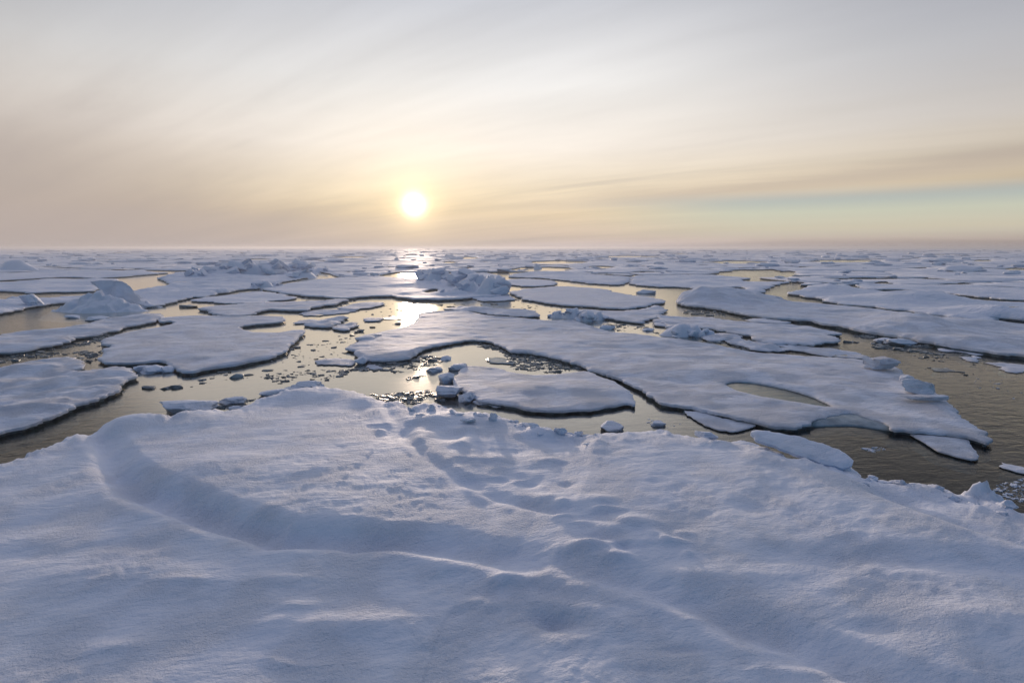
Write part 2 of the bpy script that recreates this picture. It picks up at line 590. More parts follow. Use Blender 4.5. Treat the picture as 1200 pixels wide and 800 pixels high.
def block_shape(seed, cuts=12, nz=0.2, sub=4, boxy=0.6):
    V, F = ico(sub)
    r = np.random.default_rng(seed)
    P = V.copy()
    P = np.sign(P) * np.abs(P) ** boxy
    for _ in range(cuts):
        n = r.normal(size=3)
        n /= np.linalg.norm(n)
        dlim = r.uniform(0.45, 0.9)
        dd = P @ n
        P = P - np.where(dd > dlim, dd - dlim, 0)[:, None] * n * 0.95
    P = P * (1 + nz * n3(P, 1.6, seed) + nz * .55 * n3(P, 4, seed + 2) + nz * .3 * n3(P, 11, seed + 6))[:, None]
    mn, mx = P.min(0), P.max(0)
    return (P - (mn + mx) / 2) / ((mx - mn) / 2), F

BLK = [0]
def block(label, px, py, wpx, hpx, zb=-0.05, dep=0.8, name='ice_block', cat='ice block', group=None, mat_=None, rot=None, tilt=0.0, parent=None, cuts=14, nz=0.32, boxy=0.6):
    """an ice block whose foot meets the level zb at pixel (px, py) and that shows wpx by hpx pixels"""
    BLK[0] += 1
    sd = BLK[0] * 13 + 5
    c = G(px, py, max(zb, 0))
    d = math.hypot(math.hypot(*c), H - zb)
    k = d / FPX
    wm = wpx * k
    sinp = (H - zb) / d
    dm = wm * dep
    hm = max((hpx * k - dm * sinp * 0.55) / math.sqrt(1 - sinp * sinp), 0.25 * hpx * k, 0.05)
    P, F = block_shape(sd, cuts, nz, 5 if wpx > 20 else 4, boxy)
    P = P * np.array([wm / 2, dm / 2, hm / 2])
    a = tilt
    P = np.stack([P[:, 0] * math.cos(a) - P[:, 2] * math.sin(a), P[:, 1], P[:, 0] * math.sin(a) + P[:, 2] * math.cos(a)], 1)
    zb_ = P[:, 2].min()
    loc = np.array([c[0], c[1] + dm * 0.4, zb])
    P[:, 2] += -zb_ - 0.12 * hm
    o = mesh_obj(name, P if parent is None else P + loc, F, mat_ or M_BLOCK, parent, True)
    if parent is None:
        o.location = loc
        tag(o, label, cat, group)
    return o

# ------------------------------------------------------------------ the sea
S = 30000.0
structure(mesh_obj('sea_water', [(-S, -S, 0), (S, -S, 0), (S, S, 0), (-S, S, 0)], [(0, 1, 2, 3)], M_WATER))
structure(mesh_obj('deep_water', [(-S, -S, -3), (S, -S, -3), (S, S, -3), (-S, S, -3)], [(0, 1, 2, 3)], M_DEEP))

# ------------------------------------------------------------------ the near snowfield (a large drifted floe)
ZF = 0.80
EDGE = [(-330, 690), (-150, 607), (0, 547), (30, 536), (60, 524), (105, 509), (118, 502), (135, 494), (160, 490), (200, 489), (235, 484), (265, 481), (290, 476), (310, 468), (340, 460),
        (370, 457), (400, 458), (425, 463), (440, 470), (455, 473), (480, 475), (500, 474), (515, 477), (545, 483), (575, 488), (600, 494), (620, 501), (650, 507), (690, 511), (720, 507),
        (760, 505), (800, 507), (825, 513), (850, 519), (880, 523), (910, 531), (960, 544), (985, 552), (1010, 560), (1040, 563), (1075, 568), (1105, 575), (1130, 582), (1145, 585),
        (1165, 593), (1200, 602), (1350, 655), (1600, 760)]

def polyline(pts):
    return np.array([(*G(p[0], p[1], ZF), p[2]) for p in pts])

def sdist(P, L):
    """signed distance (+ = left of the line's direction), with the third column interpolated"""
    best, sg, am = np.full(len(P), 1e9), np.ones(len(P)), np.zeros(len(P))
    for i in range(len(L) - 1):
        a, b = L[i, :2], L[i + 1, :2]
        D = b - a
        t = np.clip(((P - a) @ D) / (D @ D), 0, 1)
        v = P - (a + t[:, None] * D)
        dd = np.hypot(v[:, 0], v[:, 1])
        cr = D[0] * (P[:, 1] - a[1]) - D[1] * (P[:, 0] - a[0])
        u = dd < best - 1e-9
        best[u], sg[u], am[u] = dd[u], np.sign(cr[u]), (L[i, 2] * (1 - t) + L[i + 1, 2] * t)[u]
    return best * sg, am

T1 = polyline([(100, 496, .10), (112, 515, .22), (126, 548, .34), (150, 578, .42), (195, 606, .46), (255, 630, .48), (330, 648, .46), (400, 649, .44), (470, 653, .34), (560, 660, .15), (640, 674, .09), (700, 690, .10),
               (760, 705, .13), (830, 728, .17), (900, 757, .19), (1000, 797, .20), (1150, 860, .2), (1400, 960, .1)])
T2 = polyline([(446, 462, 0), (452, 478, .08), (460, 498, .15), (485, 538, .17), (530, 568, .19), (580, 592, .20), (620, 603, .22), (665, 613, .22), (720, 628, .18), (770, 642, .07), (800, 652, 0)])
T3 = polyline([(950, 543, 0), (990, 562, .26), (1020, 582, .32), (1060, 602, .32), (1110, 622, .28), (1160, 638, .24), (1230, 660, .22), (1400, 710, .2)])
T4 = polyline([(860, 664, .0), (940, 666, .05), (1020, 668, .08), (1100, 673, .10), (1220, 682, .12), (1400, 700, .1)])
T5 = polyline([(590, 690, .0), (640, 700, .10), (700, 712, .10), (780, 735, .05), (860, 768, 0)])
FB = [(600, 690, 30, 10, .10), (648, 735, 34, 14, -.12), (560, 715, 30, 10, .05), (690, 655, 26, 8, .10), (738, 628, 30, 8, .10), (765, 640, 16, 5, .06), (720, 668, 22, 7, .08), (640, 595, 18, 7, .08),
      (700, 600, 22, 6, .05), (360, 466, 60, 7, .14), (425, 474, 20, 6, .08), (150, 505, 26, 8, .16), (215, 500, 50, 8, .10), (1160, 745, 60, 22, .10), (880, 605, 20, 8, -.05), (660, 520, 40, 10, -.08),
      (700, 525, 14, 12, .10), (465, 520, 26, 10, -.10), (505, 500, 20, 6, .07), (530, 520, 30, 8, -.06), (1090, 600, 30, 8, .07), (1030, 585, 40, 9, -.05), (60, 620, 90, 16, -.06), (180, 690, 110, 14, .05), (420, 740, 120, 16, .06), (250, 560, 40, 12, .05), (935, 545, 55, 7, .10), (560, 500, 60, 6, .08), (640, 512, 40, 5, .08)]

_rb = random.Random(19)
for _ in range(46):      # small knobs and hollows along the second crease and between the two
    _t = _rb.random()
    _q = (450 + 320 * _t + _rb.uniform(-40, 60), 485 + 160 * _t + _rb.uniform(-14, 34))
    FB.append((_q[0], _q[1], _rb.uniform(6, 20), _rb.uniform(2.5, 6), _rb.choice((-1, 1, 1)) * _rb.uniform(.02, .065)))
for _ in range(30):
    FB.append((_rb.uniform(0, 1200), _rb.uniform(640, 800), _rb.uniform(15, 45), _rb.uniform(4, 10), _rb.choice((-1, 1)) * _rb.uniform(.01, .035)))

def fg_height(P, e):
    x, y = P[:, 0], P[:, 1]
    wx, wy = x + 0.12 * fbm(x / 1.0, y / 1.0, 70, 3), y + 0.12 * fbm(x / 1.0, y / 1.0, 77, 3)
    Q = np.stack([wx, wy], 1)
    z = np.full(len(P), ZF)
    for L, wfar, rimh, rimw, ka, cr in ((T1, 0.55, .22, .22, .72, .060), (T2, .34, .22, .14, .30, .03), (T4, .5, .14, .22, .9, .03), (T5, .40, .14, .18, .9, .02)):
        d, A = sdist(Q, L)
        A = A * ka
        z += np.where(d > 0, A * sstep(d, 0, wfar) * np.exp(-(d / 7.0) ** 2), 0)
        dn = np.maximum(-d, 0)
        z += np.where(d <= 0, (A * rimh / .3) * (1 - np.exp(-(dn / rimw) ** 1.4)) * np.exp(-dn / 3.5), 0)
        z += cr * np.minimum(A / .07, 1.0) * np.exp(-((d + rimw * 1.1) / (rimw * .9)) ** 2) * np.maximum(.15, .9 + 1.7 * fbm(x / .9, y / .9, 83, 3))
    d, A = sdist(Q, T3)
    z -= np.where(d > -0.3, A * sstep(d, -.3, .5), 0)
    for bx, by, rx, ry, hh in FB:
        c = G(bx, by, ZF)
        dd = np.linalg.norm(c)
        u = ((Q[:, 0] - c[0]) / (rx * dd / FPX)) ** 2 + ((Q[:, 1] - c[1]) / (ry * dd * dd / (FPX * (H - ZF)))) ** 2
        z += hh * np.exp(-u)
    # drifts, sastrugi and small crust
    ax, ay = x * .8 + y * .35, y * .9 - x * .35
    crust = sstep(fbm(x / 1.6, y / 1.2, 91, 3), -.15, .35)
    z += 0.07 * fbm(ax / 4.5, ay / 3.0, 31, 3) + 0.034 * fbm(ax / 1.3, ay / .7, 37, 3) + 0.012 * fbm(ax / .35, ay / .2, 41, 3)
    z += crust * (0.030 * (.25 - np.abs(fbm(ax / .55, ay / .22, 47, 3))) + 0.010 * fbm(x / .09, y / .06, 43, 2))
    # broken, lumpy rim
    rim = np.exp(-(e / 0.7) ** 2)
    z += rim * (0.16 * fbm(x / .6, y / .6, 53, 4) + 0.10 * np.maximum(fbm(x / .22, y / .22, 57, 3), -.1))
    return z * 1.0 - 0.10 * np.exp(-(e / .25) ** 2)

def near_floe():
    E = np.array([G(px, py, ZF) for px, py in EDGE])
    for _ in range(3):
        zz = fg_height(E, np.full(len(E), .45)) - .12
        E = np.array([G(px, py, z_) for (px, py), z_ in zip(EDGE, zz)])
    eaz, er = np.degrees(np.arctan2(E[:, 0], E[:, 1])), np.hypot(E[:, 0], E[:, 1])
    o_ = np.argsort(eaz)
    eaz, er = eaz[o_], er[o_]
    azs = np.concatenate([np.linspace(-52, 52, 620), np.linspace(54, 306, 100)])
    back = 13 + 2.2 * np.sin(np.radians(azs) * 3) + 1.2 * np.cos(np.radians(azs) * 5)
    fr = np.interp(azs, eaz, er)
    k = np.clip(np.minimum(np.abs(azs - eaz[0]), np.abs(azs - eaz[-1])) / 25, 0, 1)
    out = (azs > eaz[-1]) | (azs < eaz[0])
    lastr = np.where(np.abs(azs - eaz[-1]) < np.abs(azs - 360 - eaz[0]), er[-1], er[0])
    k = np.clip(np.minimum(np.abs(azs - eaz[-1]), np.abs(azs - 360 - eaz[0])) / 30, 0, 1)
    rr = np.where(out, lastr * (1 - k) + back * k, fr)
    ar = np.radians(azs)
    ex, ey = rr * np.sin(ar), rr * np.cos(ar)
    rr = rr + 0.22 * fbm(ex / 1.0, ey / 1.0, 60, 4, .6)
    nr = 250
    t = np.linspace(0, 1, nr)
    r0 = 2.2
    h0 = H - ZF
    a0 = np.arctan(h0 / r0)
    a1 = np.arctan(h0 / rr)
    ang = a0 + (a1 - a0)[:, None] * t[None]
    rad = h0 / np.tan(ang)
    X, Y = rad * np.sin(ar)[:, None], rad * np.cos(ar)[:, None]
    P = np.stack([X.ravel(), Y.ravel()], 1)
    e = (rr[:, None] - rad).ravel()
    Z = fg_height(P, e)
    na = len(azs)
    V = [tuple(v) for v in np.column_stack([P, Z])]
    F = []
    idx = np.arange(na * nr).reshape(na, nr)
    for i in range(na):
        j = (i + 1) % na
        for q in range(nr - 1):
            F.append((idx[i, q], idx[j, q], idx[j, q + 1], idx[i, q + 1]))
    cidx = len(V)
    V.append((0, 0, float(fg_height(np.array([[0, 0.]]), np.array([9.]))[0])))
    for i in range(na):
        F.append((cidx, idx[(i + 1) % na, 0], idx[i, 0]))
    F = [tuple(int(q) for q in f[::-1]) for f in F]
    # rim: rounded lip of snow, then undercut ice
    ez = Z.reshape(na, nr)[:, -1]
    dirs = np.stack([np.sin(ar), np.cos(ar)], 1)
    prev = idx[:, -1]
    for off, zz in ((0.10, ez - 0.10), (0.12, ez - 0.28), (0.02, ez * 0.45)):
        b = len(V)
        V += [(*(dirs[i] * (rr[i] + off)), zz[i]) for i in range(na)]
        cur = np.arange(b, b + na)
        F += [tuple(int(q) for q in (prev[i], prev[(i + 1) % na], cur[(i + 1) % na], cur[i])) for i in range(na)]
        F[-na:] = [f[::-1] for f in F[-na:]]
        prev = cur
    IV, IF = [], []
    rows = ((0.0, ez * 0.46), (-.25, np.full(na, .12)), (-.28, np.full(na, -.08)), (.5, np.full(na, -1.3)))
    for ri, (off, zz) in enumerate(rows):
        IV += [(*(dirs[i] * (rr[i] + off)), zz[i]) for i in range(na)]
        if ri:
            for i in range(na):
                j = (i + 1) % na
                a, b = (ri - 1) * na, ri * na
                IF.append((b + i, b + j, a + j, a + i))
    root = empty('ice_floe', (0, 6, 0))
    bpy.context.view_layer.update()
    mesh_obj('snow_cover', V, F, M_SNOW_NEAR, root)
    mesh_obj('ice_edge', IV, IF, M_ICE, root)
    return tag(root, 'broad drifted snowfield of the thick floe with a curved trough and rounded ridges', 'ice floe')

near_floe()

def zfg(px, py):
    z = ZF
    for _ in range(3):
        z = float(fg_height(np.array([G(px, py, z)]), np.array([.5]))[0])
    return z

# ------------------------------------------------------------------ floes placed one by one
F1_OUT = [(405, 407.5), (422, 398), (440, 391), (455, 387), (480, 381), (487, 376), (491, 368), (496, 366), (510, 364.5), (540, 363.5), (555, 366), (570, 369), (600, 371.5), (640, 375), (670, 375),
          (690, 381), (703, 385), (718, 389), (745, 391), (780, 396), (800, 398), (830, 402), (860, 408), (880, 412), (920, 415), (950, 417), (985, 419), (1017, 422), (1030, 425), (1055, 432), (1062, 440),
          (1072, 446), (1080, 454), (1097, 460), (1109, 468), (1120, 484), (1140, 498), (1155, 505), (1161, 515), (1157, 518), (1133, 511), (1100, 507), (1075, 505.5), (1050, 502.5), (1030, 494.5), (1012, 487.5), (1000, 484),
          (985, 484.5), (972, 488), (955, 493), (935, 499.5), (915, 499.5), (890, 495), (878, 491.5), (860, 488), (840, 483), (820, 478), (800, 475), (780, 473), (772, 471), (765, 465), (755, 458), (740, 450), (725, 443),
          (710, 438), (697, 435), (689, 433), (687, 430.5), (680, 427), (665, 423), (640, 416), (620, 413), (600, 411), (585, 404), (575, 400), (565, 398.5), (550, 398), (530, 401), (510, 405), (500, 408), (490, 413),
          (482, 418), (470, 420), (450, 422), (425, 421), (420, 417), (416, 414), (416, 410)]
F1_HOLE = [(849, 450), (856, 447), (866, 446.5), (880, 447), (900, 450), (920, 454), (950, 463), (977, 475), (968, 476.5), (940, 472), (915, 468), (890, 464), (865, 457.5)]
f1 = floe('long bridge-shaped snowy floe with an arched bay and a narrow melt pool', F1_OUT, 0.30, 0.07, 5.0, [F1_HOLE],
          [(660, 400, 60, 8, .06), (880, 435, 80, 8, .08), (470, 412, 45, 5, .10), (1000, 455, 60, 8, .06)], rough=0.10)
# the melt pool perched in the floe: its ice floor and its water
pl = smooth_loop(poly(F1_HOLE, 0.11), 0.3)
pc = pl.mean(0)
pl = pc + (pl - pc) * 1.06
ring_ = [(i, (i + 1) % len(pl), len(pl)) for i in range(len(pl))]
mesh_obj('pool_floor', [(*p, 0.06) for p in pl] + [(*pc, 0.02)], ring_, M_POOL, f1)
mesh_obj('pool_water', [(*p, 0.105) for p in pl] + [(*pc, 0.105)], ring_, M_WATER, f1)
# bare ice where the snow has slid off the front edge
up_ = [(935, 500), (955, 493.5), (972, 488.5), (985, 485), (1000, 484.5), (1012, 488), (1030, 495), (1050, 503), (1075, 506), (1098, 507.5)]
lo_ = [(930, 502.5), (950, 499.5), (968, 499), (985, 499), (1000, 499), (1014, 500.5), (1030, 502.5), (1048, 505.5), (1068, 508), (1090, 509.5)]
UB, LB = np.array([(*G(x, y, .135), .135) for x, y in up_]), np.array([(*G(x, y, .02), .02) for x, y in lo_])
bv, bf = [], []
NB, MB_ = 60, 8
for i in range(NB):
    u = i / (NB - 1) * (len(up_) - 1)
    a, fr_ = min(int(u), len(up_) - 2), u - min(int(u), len(up_) - 2)
    p, q = UB[a] * (1 - fr_) + UB[a + 1] * fr_, LB[a] * (1 - fr_) + LB[a + 1] * fr_
    for j in range(MB_):
        v_ = j / (MB_ - 1)
        r_ = p * (1 - v_) + q * v_
        r_[2] = p[2] * (1 - v_ ** 1.6) + q[2] * v_ ** 1.6 + 0.03 * float(fbm(np.array([r_[0] * 2]), np.array([r_[1] * 3]), 5)[0]) * math.sin(math.pi * v_)
        bv.append(r_)
    bv.append(np.array([q[0], q[1] + .12, -.3]))
for i in range(NB - 1):
    for j in range(MB_):
        a = i * (MB_ + 1) + j
        bf.append((a, a + 1, a + MB_ + 2, a + MB_ + 1))
o = mesh_obj('bare_ice_face', bv, bf, M_BARE, f1)
o['label'] = 'smooth grey bare ice where snow is missing from the edge'

f2 = floe('small oval snowy floe inside the arched bay, with rubble at one end', [(545, 429), (560, 428.5), (580, 431), (600, 436), (620, 439), (650, 438.5), (675, 436), (686, 435), (700, 440), (718, 446), (735, 457), (746, 470),
      (744, 474), (735, 472), (725, 473), (700, 478), (675, 480), (650, 480.5), (620, 479), (600, 475), (580, 472), (560, 469), (551, 463), (538, 455), (530, 449), (532, 442), (538, 434)], 0.27, 0.05, 4.0,
      bumps=[(640, 455, 70, 8, .12)], rough=0.06)
floe('thin notched ice fragment lying against the front of the bridge-shaped floe', [(800, 480), (812, 481.5), (825, 482), (836, 485), (842, 489), (850, 491), (862, 490.5), (875, 490.5), (885, 492.5), (890, 494.5), (886, 499), (872, 503), (855, 505),
      (840, 502), (825, 495), (810, 488), (803, 484)], 0.10, 0.03, 1.5, rough=0.08)
floe('low triangular ice shelf beside the pointed end of the bridge-shaped floe', [(1066, 508.5), (1090, 509), (1120, 511.5), (1132, 513), (1140, 525), (1147, 537), (1138, 538), (1120, 534), (1095, 526), (1078, 515)], 0.12, 0.03, 1.5, rough=0.04)
floe('narrow white ice sliver afloat in dark water beyond the pointed floe end', [(1172, 541), (1185, 543), (1215, 551), (1213, 555), (1195, 551), (1180, 545.5)], 0.06, 0.01, 1.0, parts=False)
floe('thin half-sunken pale ice sheet in dark water near the long drifted floe', [(1161, 425), (1180, 426.5), (1210, 428), (1230, 433), (1215, 437), (1185, 436), (1170, 431)], 0.05, 0.02, 1.0, parts=False, under=.04)

floe('wide smooth snowy floe with a finger-shaped inlet and a scalloped rim', [(119, 399), (128, 395), (145, 390), (165, 386), (185, 383.5), (196, 381), (205, 378), (200, 375.5), (190, 376.5), (185, 374.5), (195, 371.5), (230, 369.5), (270, 370), (310, 369.8), (330, 371), (334, 374),
      (325, 377), (300, 379), (286, 381), (281, 383), (286, 387), (300, 389), (325, 389.5), (345, 386.5), (357, 387), (355, 391), (350, 393), (346, 398), (340, 404), (335, 410), (320, 417), (300, 421), (270, 427), (245, 430.5), (230, 434),
      (215, 434.5), (205, 432.5), (200, 428), (195, 424), (185, 422), (165, 424), (135, 425), (119, 424), (118, 419), (122, 414), (121, 408), (129, 407), (129, 404.5), (120, 403)], 0.36, 0.06, 5.0, rough=0.10)
floe('rough wind-scoured floe with a ragged notch, beside the scalloped floe', [(-70, 441), (0, 430), (15, 426), (40, 422), (60, 419), (80, 418), (95, 421), (101, 427), (97, 430), (82, 432), (76, 434), (95, 434.5), (108, 432), (120, 432), (132, 429.5), (145, 430), (154, 433), (156, 439),
      (150, 447), (140, 455), (120, 464), (95, 473), (70, 485), (40, 495), (15, 502), (-10, 508), (-60, 516), (-110, 515), (-120, 470)], 0.34, 0.14, 1.8, rough=0.16)
floe('long narrow ice strip pointing towards the fin-shaped hummock', [(-60, 399), (0, 393), (15, 389), (40, 386.5), (70, 384), (100, 379), (130, 372.5), (150, 370), (175, 367), (190, 367), (192, 370), (185, 374), (170, 378), (150, 383), (130, 388), (105, 393), (95, 395), (75, 400), (50, 406),
      (20, 411), (0, 412.5), (-50, 417), (-80, 412)], 0.34, 0.14, 3.0)
floe('bumpy low floe lying behind the fin-shaped hummock', [(-50, 354), (0, 351), (15, 349), (27, 348), (36, 352), (50, 349.5), (70, 347), (95, 346.5), (118, 344), (122, 350), (90, 353), (60, 355), (40, 357.5), (25, 360), (10, 364.5), (0, 366), (-50, 370)], 0.40, 0.3, 5.0)
f10 = floe('wide rough floe carrying the longest pressure ridge', [(158, 341), (175, 337.5), (200, 336), (198, 332), (190, 328), (186, 325), (200, 322), (212, 318.5), (260, 316.5), (330, 316.5), (370, 319.5), (368, 323), (352, 326), (338, 328.5), (325, 331), (312, 334), (300, 337), (285, 338), (270, 340.5),
      (252, 343.5), (240, 347), (227, 347), (215, 349), (200, 352.5), (176, 357.5), (165, 352), (160, 345)], 0.42, 0.35, 7.0)
floe('flat grey-white floe along the open lead behind the fin-shaped hummock', [(-70, 342), (0, 340), (20, 340), (38, 342.5), (60, 341.5), (90, 341), (114, 339.5), (125, 333.5), (140, 330), (134, 327), (120, 326), (95, 327), (70, 327), (40, 328.5), (10, 330), (-70, 332)], 0.40, 0.25, 8.0)
floe('long thin floe beyond a dark crack, left of the longest pressure ridge', [(-70, 328.5), (0, 328), (30, 326.5), (70, 324.5), (110, 325), (135, 324), (160, 322), (185, 320.5), (187, 319), (160, 317), (120, 316), (80, 316), (45, 318), (0, 320), (-70, 321)], 0.40, 0.25, 8.0)
floe('leaf-shaped floe wedged below the floe with the longest pressure ridge', [(227, 351.5), (240, 349), (255, 347), (270, 345), (290, 342.5), (310, 342), (325, 343.5), (335, 346.5), (345, 349), (330, 351), (315, 352), (300, 353.5), (280, 355), (255, 354.5), (240, 353)], 0.30, 0.08, 6.0)
floe('tilted floe showing a dark shaded concave front edge', [(236, 361), (250, 358.3), (280, 356), (300, 354), (340, 353.2), (375, 352.3), (396, 350), (406, 351), (392, 355), (372, 358.5), (360, 363), (340, 362.5), (318, 362), (300, 365), (284, 369), (272, 369), (258, 368), (245, 364)], 0.42, 0.1, 6.0)
floe('sodden slushy ice strip trailing from the tilted concave-edged floe', [(352, 366.5), (370, 363.5), (395, 362), (420, 363), (400, 366.5), (375, 369.5), (354, 369.5)], 0.12, 0.1, 2.0, parts=False)
f16 = floe('broad flat floe carrying the tall jagged hummock under the sun', [(313, 338), (325, 335), (340, 332), (365, 328.5), (400, 325), (440, 324), (465, 325.3), (490, 327), (510, 323), (540, 320.5), (575, 320.5), (590, 325), (593, 338), (588, 345), (560, 347), (535, 349.5), (505, 349.5),
      (480, 348.5), (460, 346), (435, 346), (418, 347), (405, 348.5), (390, 348.5), (372, 346.5), (345, 344.5), (325, 342)], 0.48, 0.12, 8.0, [[(496, 341.5), (504, 338), (512, 337.5), (513, 341), (504, 343.2)]])
floe('small flat floe at the foot of the tall jagged hummock', [(553, 348.5), (565, 346.8), (595, 346.3), (601, 350), (580, 352.3), (562, 351.5)], 0.20, 0.05, 3.0, parts=False)
floe('oval pancake of ice in bright water in front of the jagged-hummock floe', [(403, 359.5), (412, 356.3), (430, 354.3), (446, 354.2), (447, 357), (430, 360.3), (415, 362), (405, 362)], 0.22, 0.05, 3.0, parts=False)
floe('flat blue-grey strip of ice behind the bridge-shaped floe', [(518, 362), (530, 360), (560, 359.5), (590, 362), (615, 363), (632, 367), (632, 370), (610, 370.3), (590, 368.5), (572, 366.5), (555, 364.2), (530, 363)], 0.26, 0.15, 3.0)
floe('large smooth oval floe with a dark curved front rim, right of the jagged hummock', [(600, 344.5), (604, 341), (620, 338), (640, 336), (665, 335.5), (690, 337), (708, 339), (720, 342), (740, 346), (760, 348), (778, 351), (776, 353.5), (765, 355.5), (750, 359), (735, 361.3), (700, 359.5), (670, 357.5), (640, 354), (615, 349)], 0.34, 0.08, 8.0)
floe('small snowy floe tucked under the front rim of the large oval floe', [(672, 364), (690, 362.3), (720, 364), (740, 363.5), (757, 360), (773, 359), (778, 363), (775, 367), (777, 371.5), (762, 374), (750, 377), (735, 375.5), (715, 373), (705, 371), (690, 369), (675, 367)], 0.30, 0.1, 4.0)
floe('small lens-shaped floe just beyond the large oval floe', [(588, 330), (600, 327.5), (615, 326.5), (640, 328), (650, 330), (655, 331.5), (645, 334), (625, 335.3), (610, 334.8), (598, 332.5)], 0.32, 0.08, 6.0, parts=False)
floe('broken-edged floe behind the lens-shaped floe', [(597, 324), (612, 319.5), (640, 318.5), (670, 319.5), (700, 321.5), (737, 324.5), (738, 331), (720, 333.2), (700, 332), (680, 330.3), (660, 327.5), (640, 325.8), (620, 325)], 0.36, 0.2, 8.0)
floe('wide floe holding a small bright round melt pond', [(742, 333), (741, 326.5), (747, 323), (790, 322), (830, 322), (868, 324.5), (873, 326), (868, 328.5), (880, 330), (922, 330.3), (912, 333), (899, 336), (897, 341), (885, 342.7), (865, 343), (845, 341.5), (825, 338.7), (800, 336), (775, 335)], 0.38, 0.2, 8.0,
     [[(852, 337.5), (858, 335.8), (868, 336), (875, 337.8), (870, 339.3), (860, 339.3)]])
f25 = floe('very long drifted floe with a steep snow bank and a thick dark waterline', [(790, 352.5), (800, 350), (825, 346), (850, 344.7), (890, 344.7), (905, 346), (915, 349), (916, 352), (930, 353.2), (960, 355), (1000, 359), (1030, 361.8), (1047, 364.5), (1060, 366.5), (1090, 369.5), (1130, 373.5), (1160, 376), (1200, 379),
      (1290, 386), (1300, 430), (1250, 424), (1200, 415.5), (1170, 413), (1150, 409), (1120, 405), (1095, 402), (1070, 396), (1040, 391), (1010, 387), (990, 382), (965, 378), (950, 375), (930, 373.5), (905, 371.5), (885, 369), (865, 366), (845, 362), (825, 359), (805, 357)], 0.48, 0.14, 5.0,
      bumps=[(855, 351, 50, 2.5, .9), (820, 352, 25, 2.5, .5), (1060, 376, 25, 4, .5), (1085, 384, 25, 4, .3), (1130, 400, 40, 4, .2), (1040, 384, 20, 3, .25)], rough=0.22)
floe('broad blue-shadowed floe between two thin leads beyond the long drifted floe', [(925, 343.3), (935, 340), (955, 336.5), (978, 334.5), (1000, 337), (1020, 339.5), (1035, 342), (1037, 344), (1060, 345), (1095, 346), (1106, 349), (1120, 351.3), (1150, 352), (1200, 354), (1290, 357), (1290, 379), (1200, 373.5), (1172, 371.5), (1160, 374),
      (1145, 373.5), (1105, 368.7), (1075, 365), (1048, 361.7), (1020, 359), (1000, 356.5), (985, 355.5), (965, 350), (945, 346.7)], 0.45, 0.22, 8.0, bumps=[(1075, 349, 45, 2.2, .7), (970, 340, 20, 2, .6), (1170, 368, 18, 3, .5)])
floe('flat floe beyond the pale green shallow lead', [(1000, 333.5), (1030, 332.5), (1090, 333.5), (1150, 334.5), (1200, 337.5), (1290, 341), (1290, 354), (1200, 351), (1165, 348.5), (1130, 345), (1100, 341.7), (1060, 339), (1020, 338)], 0.42, 0.2, 8.0)
floe('snowy floe with a rounded blunt end above the slushy ice fragments', [(772, 368), (790, 370.5), (830, 371.5), (868, 376.5), (900, 379.8), (935, 381), (965, 385), (984, 390), (965, 391.5), (983, 395), (982, 398.5), (965, 401), (955, 404), (935, 402.5), (912, 402), (893, 398.5), (878, 395.5), (882, 392.5),
      (862, 389), (845, 386), (830, 384.5), (805, 384), (788, 383), (778, 379), (768, 373)], 0.32, 0.1, 4.0)
floe('thin tilted plate of ice leaning on the edge of the long drifted floe', [(876, 374.3), (885, 372.5), (905, 374.5), (918, 377), (914, 378.5), (890, 377), (878, 375.6)], 0.25, 0.05, 2.0, parts=False)
floe('short tongue of rubbly ice beside the domed snow mound', [(827, 395), (835, 391.5), (850, 390.5), (872, 394.5), (860, 396.2), (840, 398.5)], 0.18, 0.2, 1.2, parts=False)
floe('slushy crusted ice fragment behind the bridge-shaped floe', [(852, 399), (862, 397), (880, 399.3), (900, 402.3), (920, 408), (925, 410), (910, 411.3), (885, 409), (868, 405), (858, 402)], 0.18, 0.2, 1.2)
floe('streaked low ice tongue beside the blunt-ended snowy floe', [(913, 404), (940, 404.5), (960, 406), (985, 409.5), (1005, 414), (1013, 419), (985, 417.3), (955, 414.5), (930, 409.5)], 0.16, 0.12, 1.2)
floe('small slab with a dark face beside the bright channel', [(768, 376.5), (778, 376), (787, 380), (786, 382), (772, 380.5)], 0.22, 0.05, 2.0, parts=False)
floe('flat snowy shelf lying at the left tip of the bridge-shaped floe', [(366, 424), (385, 420.5), (400, 420), (413, 423), (413, 427.5), (390, 428), (372, 427)], 0.10, 0.04, 1.2, parts=False)
floe('tiny flat ice chip beside the blue ice block', [(429, 429), (436, 427), (446, 429.5), (446, 431.5), (434, 431.5)], 0.06, 0.01, 1.0, parts=False)
floe('larger of two touching floe pieces afloat near the finger-shaped inlet', [(358, 380), (370, 376), (385, 373), (402, 372), (404, 375), (396, 379), (388, 383), (370, 382.5)], 0.26, 0.1, 2.0, parts=False)
floe('smaller rounded of two touching floe pieces near the finger-shaped inlet', [(391, 384), (400, 379.5), (412, 378.3), (416, 381), (406, 385.5), (395, 386)], 0.24, 0.06, 2.0, parts=False)
floe('low dark-sided scrap of ice off the tip of the finger-shaped inlet', [(346, 377), (353, 375), (366, 373.5), (370, 375), (362, 377.5), (350, 378)], 0.16, 0.05, 2.0, parts=False)
floe('flat ice cake alone in the glittering channel left of the bridge-shaped floe', [(427, 374), (434, 372.5), (446, 373), (448, 375), (436, 376)], 0.14, 0.03, 2.0, parts=False)
floe('broken snowy plate on the back edge of the bridge-shaped floe', [(421, 396.5), (428, 392.5), (440, 390.5), (455, 389), (452, 391), (438, 394), (426, 397)], 0.40, 0.05, 2.0, parts=False)
floe('grey waterlogged slab inside the arched bay', [(571, 419.5), (580, 418), (592, 419.5), (604, 424), (600, 426.3), (585, 425), (574, 422.5)], 0.07, 0.04, 1.2, parts=False, msnow=M_BARE)
